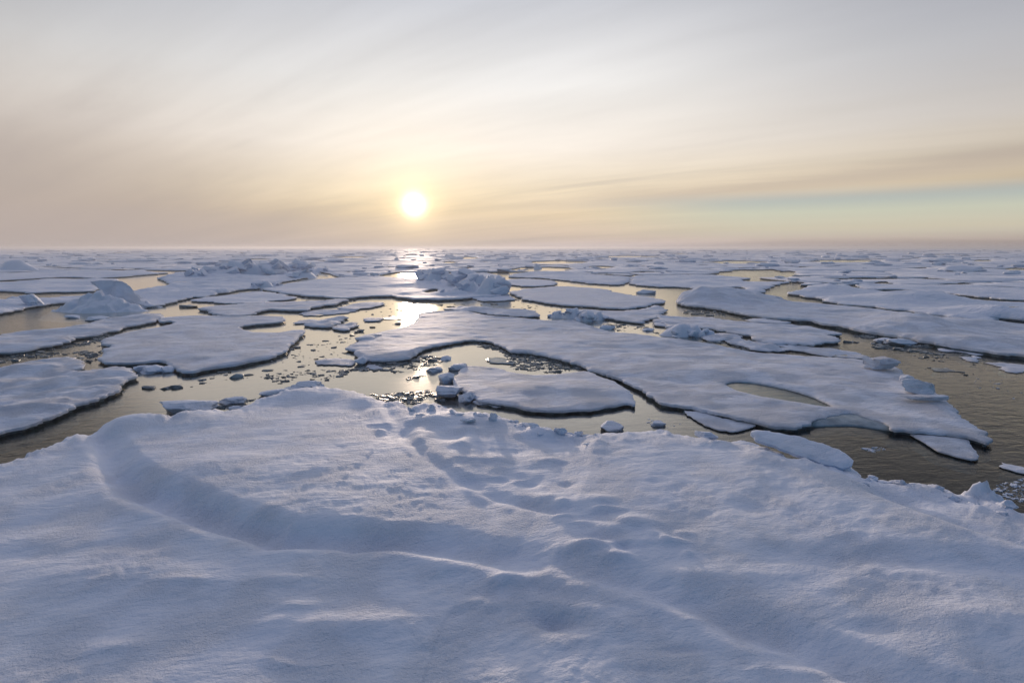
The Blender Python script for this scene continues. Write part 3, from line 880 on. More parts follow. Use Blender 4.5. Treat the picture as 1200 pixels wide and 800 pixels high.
floe('dark shallow slush patch beside the flat ice cake in the glittering channel', [(449, 373), (458, 371), (470, 371.5), (474, 373.3), (460, 374.5)], 0.04, 0.05, 1.0, parts=False, msnow=M_SLUSH)
floe('dark thin ice patch in the open channel off the long drifted floe', [(1090, 432), (1102, 430), (1114, 431.5), (1118, 434), (1104, 435)], 0.03, 0.02, 1.0, parts=False, msnow=M_SLUSH)
floe('long slushy raft under the snow bank of the long drifted floe', [(1096, 408), (1115, 408.5), (1135, 411.5), (1152, 414), (1140, 415), (1118, 412.5), (1100, 410.5)], 0.06, 0.05, 1.0, parts=False)
floe('second slushy raft, smaller, in the channel by the long drifted floe', [(1127, 418), (1140, 416.5), (1152, 421), (1146, 424), (1134, 422)], 0.05, 0.05, 1.0, parts=False)

# ------------------------------------------------------------------ pressure ridges, mounds and the fin-shaped hummock
def ridge(parent, humps, zb, seed, sp=0.30, name='pressure_ridge', facet=0.5, mat_=None, foot=0.4):
    """a pile of frozen, snow-dusted blocks; humps = (px of centre, py of foot, width px, height px, depth/width)"""
    W = []
    for px, py, wp, hp, dr in humps:
        c = G(px, py, zb)
        d = math.hypot(math.hypot(*c), H)
        k = d / FPX
        wm, hm = wp * k / 2, hp * k
        W.append((c[0], c[1] + wm * dr, wm, wm * dr, hm, d))
    mn = np.array([min(h[0] - h[2] * 1.3 for h in W), min(h[1] - h[3] * 1.3 for h in W)])
    mx = np.array([max(h[0] + h[2] * 1.3 for h in W), max(h[1] + h[3] * 1.3 for h in W)])
    nx, ny = int((mx[0] - mn[0]) / sp) + 1, int((mx[1] - mn[1]) / sp) + 1
    gx, gy = np.meshgrid(np.linspace(mn[0], mx[0], nx), np.linspace(mn[1], mx[1], ny))
    x, y = gx.ravel(), gy.ravel()
    r = np.random.default_rng(seed)
    z = np.full(len(x), -9.0)
    scale = np.mean([h[4] for h in W])
    qx, qy = x + scale * .35 * fbm(x / (scale * 1.2), y / (scale * 1.2), seed, 3), y + scale * .35 * fbm(x / (scale * 1.2), y / (scale * 1.2), seed + 8, 3)
    for hx, hy, rx, ry, hh, d in W:
        u, v = (qx - hx) / rx, (qy - hy) / ry
        rho = (np.abs(u) ** 1.5 + np.abs(v) ** 1.5) ** (1 / 1.5)
        z = np.maximum(z, hh * np.minimum(1.45 * (1 - rho), 1.0 + 0.18 * u))
    # facets of tilted slabs: each point follows the plane of its nearest block centre
    nb = max(12, int((mx[0] - mn[0]) * (mx[1] - mn[1]) / (scale * .55) ** 2))
    bc = np.column_stack([r.uniform(mn[0], mx[0], nb), r.uniform(mn[1], mx[1], nb)])
    bt = r.uniform(-.75, .75, (nb, 2))
    bo = r.uniform(-.2, .2, nb) * scale
    dd = (x[:, None] - bc[None, :, 0]) ** 2 + (y[:, None] - bc[None, :, 1]) ** 2
    nn_ = dd.argmin(1)
    fz = bo[nn_] + ((np.column_stack([x, y]) - bc[nn_]) * bt[nn_]).sum(1)
    m_ = sstep(z, 0, scale * .45)
    z = z + facet * np.clip(fz, -.35 * scale, .35 * scale) * m_ + 0.10 * scale * fbm(x / (scale * .3), y / (scale * .3), seed + 2, 4) * m_
    V = np.column_stack([x, y, zb + np.maximum(z, -foot)])
    F = []
    ok = (z > -foot).reshape(ny, nx)
    for j in range(ny - 1):
        for i in range(nx - 1):
            if ok[j, i] or ok[j, i + 1] or ok[j + 1, i] or ok[j + 1, i + 1]:
                a = j * nx + i
                F.append((a, a + 1, a + nx + 1, a + nx))
    used = np.unique(np.array(F))
    mp = {int(v): i for i, v in enumerate(used)}
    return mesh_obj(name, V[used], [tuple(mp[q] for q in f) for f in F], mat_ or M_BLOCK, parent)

def ridge_blocks(parent, humps, zb, seed, per=5, size=.62):
    """the tilted slabs that stick out of a pressure ridge, each a piece of its own"""
    r = np.random.default_rng(seed)
    for px, py, wp, hp, dr in humps:
        c = G(px, py, zb)
        d = math.hypot(math.hypot(*c), H)
        k = d / FPX
        wm, hm = wp * k / 2, hp * k
        for i in range(per):
            ux = r.uniform(-.85, .85)
            uy = r.uniform(-.9, .5)
            env = max(.25, 1 - max(abs(ux), abs(uy)) ** 2)
            w_ = hm * size * r.uniform(.6, 1.5)
            P, F = block_shape(int(r.integers(99999)), 6, .14, 4, .30)
            P = P * np.array([w_ * r.uniform(.6, 1.0), w_ * r.uniform(.5, .9), w_ * r.uniform(.22, .5)])
            ax_, ay_, az_ = r.uniform(-.6, .6), r.uniform(-.6, .6), r.uniform(0, 6.28)
            from mathutils import Euler
            Rm = np.array(Euler((ax_, ay_, az_)).to_matrix())
            P = P @ Rm.T
            z0 = zb + hm * env * r.uniform(.35, .82)
            P = P + np.array([c[0] + ux * wm, c[1] + wm * dr * (1 + uy), z0 - max(0, P[:, 2].max() + z0 - zb - hm * 1.08)])
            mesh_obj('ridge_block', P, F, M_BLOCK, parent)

def big_ridge(parent, humps, zb, seed, sp, name='pressure_ridge', per=5, size=.6):
    low = [(a, b, c, d * .78, e) for a, b, c, d, e in humps]
    ridge(parent, low, zb, seed, sp, name, .8)
    ridge_blocks(parent, humps, zb, seed + 1, per, size)

big_ridge(f10, [(240, 323, 58, 9, .5), (282, 322, 50, 15, .6), (308, 321.5, 44, 15, .6), (262, 322, 40, 11, .6), (225, 324, 26, 7, .6)], 0.2, 3, .55, per=6, size=.6)
big_ridge(f10, [(347, 317.5, 36, 13, .6), (334, 318, 20, 7, .6), (372, 318.5, 34, 5, .5)], 0.2, 5, .7, 'hummock', 4)
big_ridge(f10, [(351, 325, 26, 9, .6), (362, 324.5, 14, 5, .6)], 0.2, 6, .45, 'hummock', 4)
big_ridge(f10, [(308, 337, 18, 9, .7), (320, 335, 20, 4, .6), (296, 336.5, 12, 5, .7)], 0.2, 7, .3, 'hummock', 4)
big_ridge(f16, [(574, 344.5, 42, 22, .55), (560, 338, 44, 18, .6), (548, 343, 50, 15, .5), (540, 335, 40, 19, .6), (512, 330, 46, 17, .6), (500, 328, 26, 14, .7), (588, 343, 14, 10, .7), (530, 344.5, 40, 5, .5), (515, 334, 44, 6, .5)], 0.24, 12, .24, 'pressure_ridge', 5, .55)

mound = ridge(None, [(100, 369, 92, 13, .42), (108, 367.5, 60, 17, .45), (78, 368, 50, 10, .5), (140, 363.5, 70, 7, .4)], -0.12, 21, .13, 'mound', .7, M_BLOCK, .5)
fr = empty('fin_hummock', (*G(110, 367, 0), 0))
bpy.context.view_layer.update()
mound.parent = fr
mound.matrix_parent_inverse = fr.matrix_basis.inverted()
tag(fr, 'low ice hummock with a tall curved fin leaning over dark water', 'ice hummock')
# the fin: a thick leaning slab, thinning to its crest
FO = [(106, 330), (125, 328.5), (143, 330), (152, 335), (158, 343), (165, 352), (176, 359), (172, 363), (150, 365), (128, 364), (113, 362), (113, 354), (117, 348), (118, 342), (113, 336)]
p0 = np.array([*G(118, 361, 0), 0.0])
nf = np.array([0.10, -1.0, 0.42])
nf /= np.linalg.norm(nf)
U = np.array([1.0, 0.10, 0.0])
U /= np.linalg.norm(U)
Wv = np.cross(nf, U)
fo = np.array([GP(x, y, p0, nf) for x, y in FO])
f2d = np.column_stack([(fo - p0) @ U, (fo - p0) @ Wv])
f2d = smooth_loop(f2d, .12, .06, 4, .5)
sgn = 1 if Wv[2] > 0 else -1
FV, FF = triangulate([f2d], .16, lambda q: inside(q, f2d))
e = dist_loops(FV, [f2d])
hgt = FV[:, 1] * sgn
thick = sstep(e, -.02, .55) * (0.10 + 0.55 * (1 - sstep(hgt, 0, 2.6)))
bulge = 0.25 * fbm(FV[:, 0] / 1.1, FV[:, 1] / 1.6, 8, 4) * sstep(e, 0, .4) - 0.35 * np.exp(-((FV[:, 0] - .4) / .7) ** 2) * sstep(e, 0, .5)
fvf = p0 + FV[:, :1] * U + FV[:, 1:] * Wv + nf * (thick + bulge)[:, None]
fvb = p0 + FV[:, :1] * U + FV[:, 1:] * Wv - nf * (thick * 2.2 + 0.02)[:, None]
n_ = len(FV)
bl = boundary_loops(FF)[0]
FFl = FF.tolist()
faces = [tuple(f) for f in FFl] + [tuple(i + n_ for i in f[::-1]) for f in FFl] + [(bl[i], bl[i] + n_, bl[(i + 1) % len(bl)] + n_, bl[(i + 1) % len(bl)]) for i in range(len(bl))]
if np.dot(np.cross(U, Wv), nf) < 0:
    faces = [f[::-1] for f in faces]
mesh_obj('fin', np.vstack([fvf, fvb]), faces, M_SNOW, fr)

def mound_thing(label, humps, zb, seed, sp=.2, name='snow_mound', cat='snow mound', facet=.15, mat_=None):
    o = ridge(None, humps, zb, seed, sp, name, facet, mat_)
    return tag(o, label, cat)

dm_ = mound_thing('domed snow-capped ice mound with a blue side beside the bright channel', [(803, 395, 50, 13, .5), (818, 395, 26, 12, .6), (788, 391, 22, 6, .6)], 0.0, 31)
ridge_blocks(dm_, [(803, 395, 46, 12, .5), (820, 395, 24, 12, .6)], -0.02, 39, 4, .55)
rub = mound_thing('jumbled blue ice rubble heap on the back edge of the bridge-shaped floe', [(655, 373, 24, 7, .6), (672, 374, 34, 11, .6), (690, 377, 30, 10, .6), (702, 375.5, 18, 9, .6)], -0.02, 33, .14, 'ice_rubble', 'ice rubble', .9, M_BLOCK)
ridge_blocks(rub, [(655, 373, 24, 8, .6), (672, 374, 34, 12, .6), (690, 377, 30, 11, .6), (702, 375.5, 18, 10, .6)], -0.02, 34, 5, .5)
mound_thing('dark rounded ice boulder alone in a distant bright lead', [(630, 315.3, 11, 6, .8)], 0.0, 35, .3, 'ice_boulder', 'ice boulder', .4, M_BLOCK)
mound_thing('bluish domed ice hump on the far pack, left of the fin-shaped hummock', [(4, 317, 36, 8, .6)], 0.3, 36, .6, 'ice_hummock', 'ice hummock', .3, M_BLOCK)

# ------------------------------------------------------------------ the tilted slab and the lumps along the near floe's edge
def plate(label, pts, p0, n, th, seed, name='ice_slab', cat='ice slab'):
    n = np.array(n, float)
    n /= np.linalg.norm(n)
    U = np.cross([0, 1.0, 0], n)
    U /= np.linalg.norm(U)
    W_ = np.cross(n, U)
    q = np.array([GP(x, y, p0, n) for x, y in pts]) - p0
    L = smooth_loop(np.column_stack([q @ U, q @ W_]), .05, .07, seed, .5)
    V, F = triangulate([L], .07, lambda a: inside(a, L))
    e = dist_loops(V, [L])
    top = 0.5 * th * sstep(e, -.03, .05) + .035 * fbm(V[:, 0] / .5, V[:, 1] / .5, seed, 4) * sstep(e, 0, .1)
    bot = -th * sstep(e, -.08, .14) - .25 * th * fbm(V[:, 0] / .4, V[:, 1] / .4, seed + 3, 3)
    A = np.array(p0) + V[:, :1] * U + V[:, 1:] * W_
    bl = boundary_loops(F)[0]
    nv = len(V)
    Fl = F.tolist()
    VT, VBt = A + n * top[:, None], A + n * bot[:, None]
    nb = len(bl)
    faces = [tuple(f) for f in Fl] + [tuple(i + nv for i in f[::-1]) for f in Fl] + [(2 * nv + i, 2 * nv + nb + i, 2 * nv + nb + (i + 1) % nb, 2 * nv + (i + 1) % nb) for i in range(nb)]
    o = mesh_obj(name, np.vstack([VT, VBt, VT[bl], VBt[bl]]), faces, [M_SNOW_NEAR, M_BLOCK], None, True, [0] * len(Fl) + [1] * (len(Fl) + nb))
    return tag(o, label, cat)

ps = np.array([*G(940, 538, .84), .92])
plate('leaning white ice slab propped on the edge of the broad drifted snowfield', [(880, 508), (885, 505), (900, 506), (915, 508.5), (935, 513), (955, 518.5), (978, 526), (992, 533), (998, 540), (996, 545), (986, 547.5), (972, 546), (955, 540), (930, 532), (905, 522.5), (890, 517)], ps, (-0.04, -0.30, 1.0), 0.12, 4)
block('pale blue ice block wedged under the leaning slab', 996, 571, 30, 24, .45, .7)
block('low broken ice chunk under the raised end of the leaning slab', 968, 553, 34, 14, .55, .6)
block('flat white chunk between the leaning slab and the open water', 872, 527, 36, 9, .62, .6)
block('pointed snow block standing on the rim left of the leaning slab', 831, 517, 26, 14, .70, .7)
LB_, LG = 'loose snow lump on the snowfield rim facing the small oval floe', 'snow lumps on the near rim'
LB2 = 'loose snow lump on the low snowfield rim between leaning slab and snow horn'
for px, py, wp, hp in ((506, 483, 16, 10), (517, 480, 14, 9), (497, 489, 14, 7), (549, 497, 16, 12), (562, 493, 14, 10), (573, 497, 18, 14), (583, 492, 12, 10), (592, 499, 20, 10), (604, 497, 12, 8), (612, 504, 20, 12), (626, 506, 16, 10),
                       (641, 508, 16, 8), (655, 512, 20, 11), (666, 513, 14, 10), (682, 514, 14, 9), (520, 492, 24, 8), (1100, 581, 18, 10), (1118, 585, 14, 8), (1062, 574, 14, 7), (1128, 589, 12, 8), (1085, 592, 12, 6), (1190, 602, 18, 14), (1018, 572, 16, 9), (535, 488, 10, 6), (700, 524, 26, 6), (712, 520, 16, 7)) + tuple((_rb.uniform(480, 725), 0, _rb.uniform(5, 11), _rb.uniform(4, 7)) for _ in range(26)) + tuple((_rb.uniform(1000, 1200), 0, _rb.uniform(5, 12), _rb.uniform(4, 7)) for _ in range(16)):
    if py == 0:
        py = float(np.interp(px, [e_[0] for e_ in EDGE], [e_[1] for e_ in EDGE])) + _rb.uniform(2, 12)
    zz = zfg(px, py) - .08
    block(LB_ if px < 900 else LB2, px + random.uniform(-5, 5), py, wp * random.uniform(.6, 1.35), hp * random.uniform(.7, 1.2), zz, random.uniform(.6, 1), 'snow_lump', 'snow lump', LG, M_SNOW_NEAR, nz=.75, boxy=.8)

o = ridge(None, [(1152, 592, 24, 15, .6), (1158, 592, 22, 17, .7), (1168, 596, 30, 11, .6), (1143, 590, 24, 6, .6)], .5, 61, .04, 'snow_horn', .45, M_SNOW_NEAR)
tag(o, 'snow horn rising from the far right rim of the broad drifted snowfield', 'snow horn')
# blocks in the water and on floe edges
block('white snow-topped ice chunk afloat between the oval floe and the drifted snowfield', 719, 505, 29, 15, -.06, .7)
block('low scrap of ice breaking the ripples near the snow-topped chunk', 772, 499, 18, 8, -.04, .6)
block('flat-topped layered ice block afloat off the left rim of the drifted snowfield', 209, 485, 54, 18, -.06, .6)
block('small wedge of white ice next to the flat-topped layered block', 268, 474, 29, 11, -.05, .5)
block('flat ice piece at the rim beside the rubbly crust', 320, 464, 33, 10, -.05, .5)
block('rubbly ice crust floating at the rim of the drifted snowfield', 352, 456, 46, 12, -.05, .45, nz=.6)
block('rubbly ice knob at the end of the rubbly crust', 372, 459, 22, 9, -.05, .5, nz=.5)
block('little ice nub touching the rim below the small wedge', 276, 481, 16, 8, -.05, .6)
block('dull grey ice lump alone in the beige channel', 275, 443, 14, 7, -.05, .7, mat_=M_BARE)
block('translucent blue ice block at the left tip of the bridge-shaped floe', 421, 428, 16, 13, -.05, .8)
block('rounded blue ice block inside the arched bay', 522, 422, 13, 7, -.04, .8)
block('thick snow cushion on the back corner of the bridge-shaped floe', 1041, 433, 32, 13, .26, .6, mat_=M_SNOW)
block('knobbly snow block on the open-channel edge of the bridge-shaped floe', 1082, 462, 30, 16, .26, .6, mat_=M_SNOW)
block('flat snow slab jutting from the open-channel edge of the bridge-shaped floe', 1092, 471, 40, 8, .26, .4, mat_=M_SNOW)
block('ice crumb on the open-channel edge near the thick snow cushion', 1064, 447, 14, 7, .26, .7, mat_=M_SNOW)
block('grey-topped ice lump, smaller of a pair under the snow bank', 1038, 402, 17, 7, -.05, .6)
block('white-topped ice lump, larger of a pair under the snow bank', 1060, 405, 27, 9, -.05, .6)
block('dark loaf-shaped ice block in the lead beyond the large oval floe', 759, 344.5, 24, 6.5, -.05, .6)
block('crusted ice clump behind the back edge of the bridge-shaped floe', 712, 386, 20, 7, -.05, .6, nz=.5)
block('small dark ice clump in the bright channel by the domed mound', 761, 388, 14, 5, -.05, .6, nz=.4)
block('small white ball of ice beside the foot of the domed mound', 794, 397, 10, 5, -.04, .8)
block('low dark ice plank in the still water behind the scalloped floe', 218, 360.5, 21, 4, -.04, .4, mat_=M_BARE)
block('tilted bluish ice block at the end of the bumpy low floe', 29, 359, 22, 12, .1, .7)
block('low bare chunk in front of the fin-shaped hummock', 83, 373, 16, 4, -.04, .6)
block('flat bare chunk between the fin-shaped hummock and the long narrow strip', 110, 376.5, 22, 6, -.04, .6)
for px, py, wp, hp, lb in ((508, 436, 20, 9, 'snow-dusted block at the outer end of the rubble by the oval floe'), (536, 434, 22, 11, 'tilted block leaning on the oval floe at its bay side'), (522, 449, 20, 16, 'squarish ice boulder amid the rubble by the oval floe'),
                           (527, 468, 34, 22, 'largest snow-capped boulder of the rubble by the oval floe'), (547, 472, 22, 17, 'rounded boulder next to the largest one by the oval floe'), (566, 474, 26, 10, 'low ice lump under the oval floe edge beside the rounded boulder'),
                           (585, 477, 30, 8, 'icy crumbled ledge along the dark front of the oval floe'), (516, 457, 12, 7, 'small ice knob between the squarish and the largest boulder'), (550, 447, 22, 6, 'flat ice flake on the rubble side of the oval floe')):
    block(lb, px, py, wp, hp, -.05, .8, 'ice_boulder', 'ice boulder')
for px, py, wp, hp, lb in ((174, 438, 26, 10, 'white-streaked rubble block under the scalloped floe rim'), (166, 434, 20, 7, 'low rubble piece behind the white-streaked block'), (192, 437, 16, 9, 'grey rubble piece tucked under the scalloped rim'), (160, 436, 12, 8, 'rubble chip touching the wind-scoured floe')):
    block(lb, px, py, wp, hp, -.05, .7)
SL, SG = 'tiny dark ice scrap drifting in the beige channel water', 'ice scraps in the channel'
SL2 = 'tiny dark ice scrap floating in the arched bay of the bridge-shaped floe'
for px, py, wp, hp in ((172, 456, 16, 5), (192, 456, 12, 4), (206, 455, 12, 5), (234, 446, 10, 3), (258, 437, 10, 3), (312, 435, 12, 3), (347, 408, 9, 3), (340, 410, 8, 2.5), (290, 440, 10, 3), (422, 389, 9, 4), (417, 390, 6, 3), (466, 380, 8, 3), (436, 384, 7, 2.5), (508, 423, 14, 5),
                       (498, 419, 18, 4), (458, 427, 14, 4), (510, 404, 8, 2.5), (558, 400, 9, 2.5), (538, 402, 8, 2.5), (596, 410, 10, 3), (600, 425, 12, 4)):
    block(SL2 if px > 495 else SL, px, py, wp, hp, -.03, .6, 'ice_scrap', 'ice scrap', SG, M_SLUSH)

# ------------------------------------------------------------------ brash ice: crumbs nobody could count
def brash(label, regions, seed, mat_, smin, smax):
    r = np.random.default_rng(seed)
    V, F = [], []
    for poly_, count, clump in regions:
        L = poly([(x, y) for x, y in poly_], 0)
        mn, mx = L.min(0), L.max(0)
        cand = r.uniform(mn, mx, (count * 12, 2))
        cand = cand[inside(cand, L)]
        cand = cand[vnoise(cand[:, 0] * 1.1, cand[:, 1] * .8, seed) > clump - .5]
        for T in TRACED:
            if (T.min(0) < mx).all() and (T.max(0) > mn).all():
                cand = cand[~inside(cand, T)]
        for p in cand[:count]:
            d = np.hypot(*p)
            s = smin + (smax - smin) * r.random() ** 3
            s *= max(1, d / 22)
            k = r.integers(5, 8)
            a = np.sort(r.uniform(0, 6.283, k))
            rad = s * r.uniform(.55, 1.1, k)
            st = r.uniform(1, 2.2)
            b = len(V)
            hgt = s * r.uniform(.08, .35)
            sl = r.uniform(-.2, .2, 2)
            for q in range(k):
                x, y = rad[q] * math.cos(a[q]) * st, rad[q] * math.sin(a[q])
                V.append((p[0] + x, p[1] + y, -.02))
            for q in range(k):
                x, y = rad[q] * math.cos(a[q]) * st * .8, rad[q] * math.sin(a[q]) * .8
                V.append((p[0] + x, p[1] + y, hgt + sl[0] * x + sl[1] * y))
            F += [(b + q, b + (q + 1) % k, b + k + (q + 1) % k, b + k + q) for q in range(k)]
            F.append(tuple(b + k + q for q in range(k)))
    o = mesh_obj('brash_ice', V, F, mat_, None, False)
    o['kind'] = 'stuff'
    return tag(o, label, 'brash ice')

brash('dark crumbs of wet brash ice scattered on the water between floes', [
    ([(70, 405), (120, 392), (135, 392), (120, 400), (118, 428), (100, 428), (85, 414)], 260, .45), ([(0, 414), (70, 402), (100, 412), (60, 418), (0, 428)], 120, .5),
    ([(575, 403), (620, 415), (665, 425), (685, 432), (640, 437), (600, 432), (590, 415)], 480, .42), ([(550, 400), (580, 405), (600, 412), (560, 408)], 60, .4),
    ([(420, 425), (480, 420), (520, 415), (510, 435), (470, 432), (420, 438)], 260, .45), ([(400, 433), (450, 432), (500, 440), (480, 445), (400, 441)], 160, .5),
    ([(435, 462), (500, 458), (520, 468), (500, 474), (455, 473)], 420, .25), ([(300, 440), (400, 430), (410, 445), (330, 452)], 120, .5), ([(200, 430), (350, 400), (420, 390), (400, 420), (260, 450), (170, 460)], 90, .45),
    ([(1000, 389), (1060, 396), (1150, 412), (1140, 420), (1060, 412), (1000, 402)], 420, .48), ([(1060, 410), (1160, 420), (1140, 440), (1090, 440)], 50, .5), ([(990, 400), (1040, 405), (1030, 412), (990, 408)], 80, .5),
    ([(600, 350), (680, 361), (670, 368), (600, 362)], 40, .4), ([(690, 378), (770, 383), (770, 392), (720, 388)], 50, .4), ([(420, 355), (600, 355), (520, 362), (490, 375), (440, 385)], 60, .4),
    ([(360, 345), (420, 350), (400, 360), (355, 360)], 60, .3), ([(800, 358), (880, 370), (870, 374), (800, 368)], 60, .4), ([(830, 398), (900, 412), (880, 412), (830, 402)], 60, .3), ([(240, 476), (330, 462), (330, 468), (250, 481)], 70, .3)], 3, M_SLUSH, .03, .14)
brash('pale flecks of broken ice and slush in the ripples off the drifted snowfield', [
    ([(1160, 570), (1200, 560), (1215, 575), (1200, 592), (1172, 582)], 130, .35), ([(1010, 525), (1070, 520), (1090, 535), (1040, 545)], 60, .5), ([(755, 490), (800, 495), (790, 502), (760, 502)], 25, .4), ([(1120, 440), (1200, 445), (1200, 470), (1150, 470)], 20, .5)], 9, M_BLOCK, .015, .06)

# ------------------------------------------------------------------ the pack towards the horizon
LIM = [(-70, 345), (-70, 319.5), (0, 319), (50, 317), (90, 315), (185, 315.5), (212, 316.5), (260, 315.5), (330, 315.5), (375, 318), (400, 323), (440, 322.5), (455, 319), (490, 317.5), (540, 318.5), (600, 317.5), (640, 317), (700, 320), (740, 322), (790, 320.5), (830, 320.5), (872, 322.5),
       (926, 328.5), (940, 333), (978, 333), (1005, 332), (1030, 331), (1090, 332), (1150, 333), (1200, 336), (1290, 340), (1290, 470), (1400, 640), (600, 780), (-250, 600), (-130, 430)]
LIMW = poly(LIM, 0.3)
POOLS = [(655, 307, 32, 2), (637, 314.6, 40, 2.6), (704, 312.5, 17, 1.4), (868, 306.8, 32, 1.9), (888, 320, 46, 5.0), (992, 305.5, 40, 1.6), (1035, 331, 11, 2.5), (1192, 314.5, 14, 1.5), (545, 302, 16, 1.2), (527, 307, 9, 1.1), (735, 300.4, 36, .8), (1152, 305, 12, .9), (180, 318.2, 9, 1.2),
         (475, 320.3, 18, 2.6), (60, 312, 22, .5), (930, 331.0, 14, 2.0), (1010, 325.5, 50, .7), (410, 301, 20, .7), (300, 303.5, 18, .6), (1120, 331.5, 22, .8)]

def halfplane(P, m, n):
    out = []
    for i in range(len(P)):
        a, b = P[i - 1], P[i]
        da, db = (a - m) @ n, (b - m) @ n
        if da * db < 0:
            out.append(a + (b - a) * da / (da - db))
        if db <= 0:
            out.append(b)
    return np.array(out) if len(out) >= 3 else None

def far_pack():
    r = np.random.default_rng(5)
    sp = 0.135
    # sites jittered in (azimuth, log distance): floes keep their natural roundness at every distance
    A, B = np.meshgrid(np.arange(-1.15, 1.15, sp), np.arange(math.log(14), math.log(2600), sp * .8))
    Sx = np.column_stack([A.ravel(), B.ravel()]) + r.uniform(-.48, .48, (A.size, 2)) * sp
    Sx = Sx[r.random(len(Sx)) > .22]
    cells = []
    for i, s in enumerate(Sx):
        d = ((Sx - s) ** 2).sum(1)
        nb = np.argsort(d)[1:18]
        P = s + np.array([(-.3, -.3), (.3, -.3), (.3, .3), (-.3, .3)])
        for j in nb:
            P = halfplane(P, (s + Sx[j]) / 2, Sx[j] - s)
            if P is None:
                break
        if P is not None:
            cells.append((s, P))
    pools = []
    for px, py, rx, ry in POOLS:
        q = []
        for a in np.linspace(0, 2 * math.pi, 26, endpoint=False):
            jx, jy = rx * (1 + .25 * r.normal() * .6), ry * (1 + .12 * r.normal())
            q.append(G(px + jx * math.cos(a), max(py + jy * math.sin(a), 292.5), .3))
        pools.append(np.array(q))
    out = []
    for s, P in cells:
        rr = math.exp(s[1])
        g = r.choice([.03, .06, .14], p=[.55, .35, .10])
        P = s + (P - s) * (1 - g * r.uniform(.4, 1))
        Wc = np.column_stack([np.exp(P[:, 1]) * np.sin(P[:, 0]), np.exp(P[:, 1]) * np.cos(P[:, 0])])
        Wc = smooth_loop(Wc, rr * .011, rr * .035, int(rr) % 97, rr * .05)
        out.append((rr, abs(s[0]), Wc))
    return out, pools

far_cells, pools = far_pack()
LIMW = smooth_loop(LIMW, 5.0, 1.6, 3, 8.0)
RING = smooth_loop(np.array([(25 * math.sin(a) + 2 * math.sin(3 * a), 24 * math.cos(a)) for a in np.linspace(0, 2 * math.pi, 24, endpoint=False)]), 1.2, 1.5, 8, 5.0)
near_ex = [LIMW, RING] + [T for T in TRACED]
far_v, far_f, far_m = [], [], []
done = 0
FL, FGp = ['smooth snow-covered floe without hummocks in the distant pack', 'snow-covered floe with a single hummock in the distant pack', 'snow-covered floe with two hummocks in the distant pack', 'snow-covered floe with three hummocks in the distant pack'], 'floes of the distant pack'
hum_rng = np.random.default_rng(77)
for rr, aa, Wc in sorted(far_cells, key=lambda c: c[0]):
    mn, mx = Wc.min(0), Wc.max(0)
    ex = [T for T in near_ex + pools if (T.min(0) < mx).all() and (T.max(0) > mn).all()]
    def keep(q, Wc=Wc, ex=ex):
        k = inside(q, Wc)
        for T in ex:
            if k.any():
                k &= ~inside(q, T)
        return k
    t = float(hum_rng.uniform(.18, .32))
    gs = rr * (.022 if rr < 500 else .05)
    try:
        V, F = triangulate([Wc] + ex, gs, keep)
    except Exception:
        continue
    if len(F) < 4:
        continue
    a_, b_, c_ = V[F[:, 0]], V[F[:, 1]], V[F[:, 2]]
    ar = 0.5 * np.abs((b_[:, 0] - a_[:, 0]) * (c_[:, 1] - a_[:, 1]) - (b_[:, 1] - a_[:, 1]) * (c_[:, 0] - a_[:, 0])).sum()
    if ar < (rr * .02) ** 2:
        continue
    BL = boundary_loops(F)
    e = dist_loops(V, [V[L] for L in BL])
    seed = int(rr * 7) % 113
    kk = sstep(e, 0, rr * .006)
    z = t * (.93 + .07 * kk) + kk * (0.0035 * min(rr, 260) * np.maximum(fbm(V[:, 0] / (rr * .035), V[:, 1] / (rr * .05), seed, 4) - .05, -.25) + .10 * fbm(V[:, 0] / 7, V[:, 1] / 9, seed + 3, 3))
    sv = [(*p, zz) for p, zz in zip(V, np.maximum(z, .12))]
    sf = [tuple(f) for f in F.tolist()]
    mi = [0] * len(sf)
    for L in BL:
        P = V[L]
        tn = np.roll(P, -1, 0) - np.roll(P, 1, 0)
        nn = np.stack([tn[:, 1], -tn[:, 0]], 1) / np.maximum(np.linalg.norm(tn, axis=1), 1e-9)[:, None]
        prev = list(L)
        for off, zz, mm in ((.03, np.maximum(z[L], .12) * .62, 0), (-.18, np.full(len(L), .04), 1), (.0, np.full(len(L), -.5), 1)):
            b = len(sv)
            sv += [(p[0] + q[0] * off, p[1] + q[1] * off, h_) for p, q, h_ in zip(P, nn, zz)]
            for i in range(len(L)):
                j = (i + 1) % len(L)
                sf.append((prev[i], b + i, b + j, prev[j]))
                mi.append(mm)
            prev = list(range(b, b + len(L)))
    c0 = V.mean(0)
    in_view = abs(math.atan2(c0[0], c0[1])) < .86
    if in_view and rr < 1100 and done < 250:
        o = mesh_obj('ice_floe', sv, sf, [M_SNOW_FAR, M_ICE], None, True, mi)
        tag(o, FL[0], 'ice floe', FGp)
        done += 1
        # frozen-in hummocks on some of them
        nh = int(hum_rng.choice([0, 1, 2, 3], p=[.3, .3, .25, .15]))
        o['label'] = FL[nh]
        for _ in range(nh):
            f_ = F[hum_rng.integers(len(F))]
            p = V[f_].mean(0)
            hh = float(hum_rng.choice([.3, .5, .8, 1.2], p=[.4, .35, .18, .07])) * (1 + rr / 1500)
            if rr < 150:
                hh *= .6
            P_, F_ = block_shape(int(hum_rng.integers(9999)), 9, .45, 3, .7)
            ww = hh * hum_rng.uniform(1.5, 5)
            P_ = P_ * np.array([ww, hh * 1.6, hh * .75]) + np.array([p[0], p[1], .4])
            mesh_obj('hummock', P_, F_, M_BLOCK, o)
    else:
        b = len(far_v)
        far_v += sv
        far_f += [tuple(i + b for i in f) for f in sf]
        far_m += mi
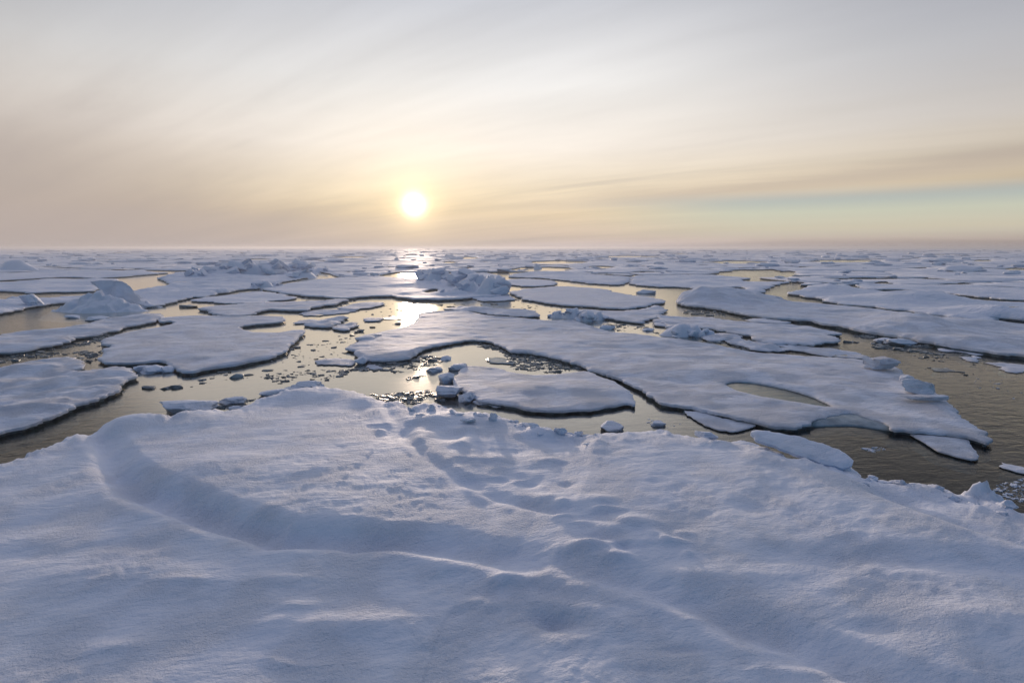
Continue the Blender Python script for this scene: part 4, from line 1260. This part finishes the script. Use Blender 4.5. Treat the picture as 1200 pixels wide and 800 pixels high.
# beyond: closed ice and its rough skyline
r = np.random.default_rng(3)
b = len(far_v)
ring = [(2450, .35), (2700, .6), (4000, .5), (9000, .5), (16000, .5)]
NA = 90
for R_, z_ in ring:
    for a in np.linspace(-1.25, 1.25, NA):
        q = R_ * (1 + .03 * r.normal())
        far_v.append((q * math.sin(a), q * math.cos(a), z_))
for k in range(len(ring) - 1):
    for i in range(NA - 1):
        far_f.append((b + k * NA + i, b + k * NA + i + 1, b + (k + 1) * NA + i + 1, b + (k + 1) * NA + i))
        far_m.append(0)
o = mesh_obj('pack_ice', far_v, far_f, [M_SNOW_FAR, M_ICE], None, True, far_m)
o['kind'] = 'stuff'
tag(o, 'closed pack ice merging into a white band at the horizon', 'pack ice')
hv, hf = [], []
for _ in range(600):
    R_ = math.exp(r.uniform(math.log(180), math.log(3500)))
    a = r.uniform(-.95, .95)
    p = np.array([R_ * math.sin(a), R_ * math.cos(a)])
    if inside(p[None], LIMW)[0] or any(inside(p[None], q)[0] for q in pools):
        continue
    hh = r.choice([.3, .5, .7, 1.1]) * (1 + R_ / 2500)
    P_, F_ = block_shape(int(r.integers(99999)), 8, .5, 2, .7)
    P_ = P_ * np.array([hh * r.uniform(1.2, 6), hh * 1.5, hh * .8]) + np.array([p[0], p[1], .3])
    b = len(hv)
    hv += [tuple(v) for v in P_]
    hf += [tuple(i + b for i in f) for f in F_]
o = mesh_obj('ice_hummocks', hv, hf, M_BLOCK)
o['kind'] = 'stuff'
tag(o, 'countless small ice hummocks roughening the distant pack', 'ice hummocks')

# ------------------------------------------------------------------ thin frost haze over the whole pack
SH = S + 500
hz = mesh_obj('haze', [(x, y, z) for z in (-4.2, 7.2) for x, y in ((-SH, -SH), (SH, -SH), (SH, SH), (-SH, SH))],
              [(3, 2, 1, 0), (4, 5, 6, 7), (0, 1, 5, 4), (1, 2, 6, 5), (2, 3, 7, 6), (3, 0, 4, 7)], [], None, False)
hm = bpy.data.materials.new('frost_haze')
hm.use_nodes = True
hm.node_tree.nodes.clear()
hn = NT(hm.node_tree)
pv, ho = hn.new('ShaderNodeVolumePrincipled'), hn.new('ShaderNodeOutputMaterial')
pv.inputs['Color'].default_value = C4(0.95, 0.95, 1.0)
pv.inputs['Density'].default_value = 0.0008
pv.inputs['Anisotropy'].default_value = 0.45
hm.node_tree.links.new(pv.outputs[0], ho.inputs['Volume'])
hz.data.materials.append(hm)
hz['kind'] = 'stuff'
tag(hz, 'thin frosty haze hanging low over the pack ice', 'haze')
